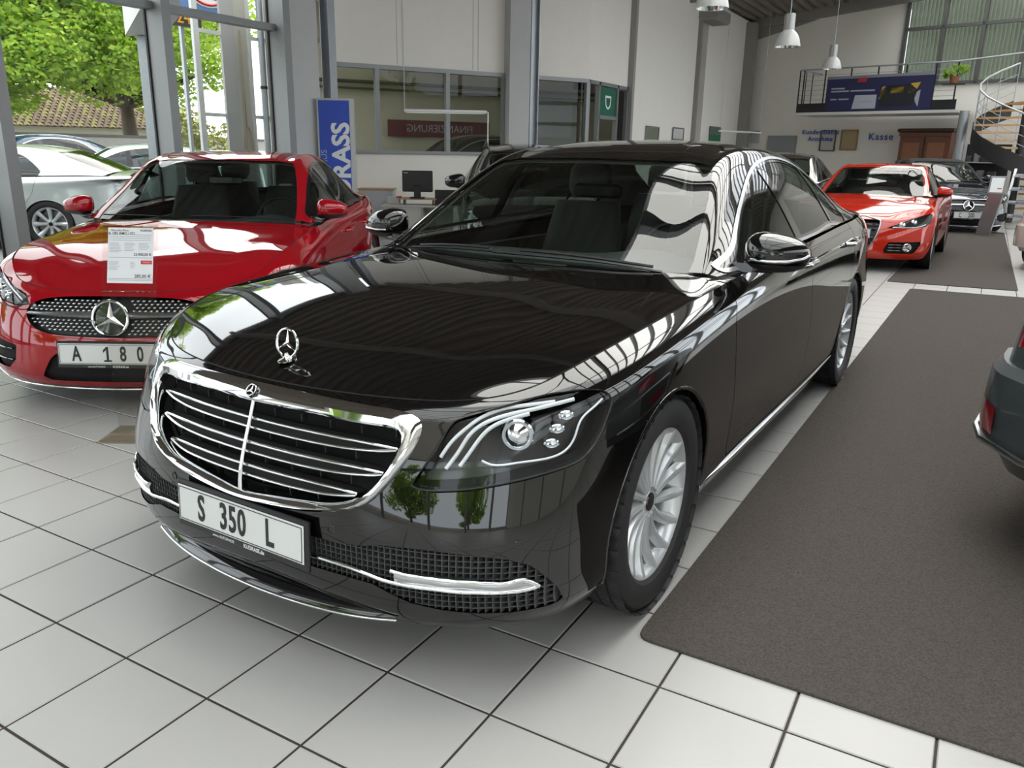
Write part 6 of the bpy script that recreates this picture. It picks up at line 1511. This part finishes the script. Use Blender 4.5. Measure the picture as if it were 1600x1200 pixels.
MB().add([(-.14, -.02, 0), (.10, -.02, 0), (.10, .2, 0), (-.14, .2, 0), (-.02, -.05, .80), (.22, -.05, .80), (.22, .12, .80), (-.02, .12, .80)], [(3, 2, 1, 0), (4, 5, 6, 7), (0, 1, 5, 4), (1, 2, 6, 5), (2, 3, 7, 6), (3, 0, 4, 7)]).build('column', mat('brushed_steel', (.42, .43, .45), .25, metal=.9), le, smooth=0)
ltm = Matrix.Translation((.09, -.03, .80)) @ Matrix.Rotation(math.radians(-22), 4, 'X')
MB().box((0, 0, .17), (.27, .02, .36), M=ltm, bev=.01).build('sheet_frame', mat('frame_grey', (.16, .165, .17), .4), le, smooth=0); MB().box((0, -.012, .17), (.215, .004, .29), M=ltm).build('price_sheet', mat('paper', (.72, .74, .76)), le, smooth=0); MB().box((.05, -.015, .10), (.07, .002, .02), M=ltm).build('red_logo', mat('logo_red_print', (.55, .03, .04)), le, smooth=0)
# things on the tall side wall
for y, z, w, h, m, lab in ((16.68, 1.88, .82, .30, mat('poster_olive', (.16, .17, .12), .6), 'olive poster in thin frame on the tall side wall'), (18.5, 1.92, .8, .28, mat('poster_white', (.52, .52, .50), .6), 'white notice board beside the olive poster')):
    pf = tag(empty('wall_poster', (LX + .02, y, z)), lab, 'poster'); MB().box((0, 0, 0), (.012, w - .06, h - .04)).build('print', m, pf, smooth=0)
    for yy, zz, a, b in ((0, h / 2, w, .025), (0, -h / 2, w, .025), (w / 2, 0, .04, h), (-w / 2, 0, .04, h)): MB().box((.008, yy, zz), (.02, a, b)).build('frame_bar', steel_m, pf, smooth=0)
gp_ = tag(empty('green_poster', (LX + .02, 21.7, 2.0)), 'grey and green info poster beside the dark door slot', 'poster')
MB().box((0, 0, .1), (.012, 1.1, .20)).build('upper_sheet', mat('poster_grey', (.12, .15, .14), .6), gp_, smooth=0); MB().box((0, 0, -.1), (.012, 1.1, .18)).build('lower_sheet', mat('poster_green', (.01, .14, .08), .5), gp_, smooth=0); MB().box((.008, .0, .0), (.006, .2, .03)).build('orange_mark', mat('mark_orange', (.5, .2, .02), .5), gp_, smooth=0)
# workshop things behind the office windows
def wsp(t, z, off=.08): a = np.array([-9.6, 10.2]); b = np.array([-4.5, 18.5]); d = (b - a) / np.linalg.norm(b - a); q = a + d * t + np.array([d[1], -d[0]]) * off; return (q[0], q[1], z)
for k, (z, r) in enumerate(((2.75, .035), (2.62, .025))):
    tag(MB().tube([wsp(.5, z), wsp(9.4, z)], r, 8).build('wall_pipe', mat('pipe_dark', (.09, .085, .075), .5), smooth=60), ('upper' if k == 0 else 'lower') + ' dark pipe along the workshop wall behind the office window', 'pipe')
wbd = MB(); a, b = wsp(5.4, 2.15), wsp(7.0, 2.15); wbd.bar(a, b, .04, .8)
tag(wbd.build('whiteboard', mat('board_white', (.55, .57, .56), .4), smooth=0), 'whiteboard on the workshop wall behind the office window', 'board')
fn = tag(empty('banner_reflection', wsp(3.6, 1.86, .1), math.atan2(8.3, 5.1)), 'dark red panel standing in for a mirrored FINANZIERUNG banner reflection in the office window', 'banner')  # modelled panel in place of a banner's mirror image in the glass
MB().box((0, 0, 0), (2.4, .03, .34)).build('banner_sheet', mat('banner_dark_red', (.12, .015, .02), .6), fn, smooth=0)
text_obj('lettering', 'FINANZIERUNG', .22, mat('banner_letter', (.4, .36, .36), .6), fn, frame((0, -.02, 0), (-1, 0, 0), (0, 0, 1), (0, -1, 0)), depth=.002)
fld_ = tag(MB().box((0, 0, 0), (.3, .12, .2), .9, bev=.02).build('flood_light', mat('flood_dark', (.04, .04, .04), .5), smooth=0), 'small black flood light behind the office window', 'lamp'); fld_.location = wsp(7.2, 2.95, .1)
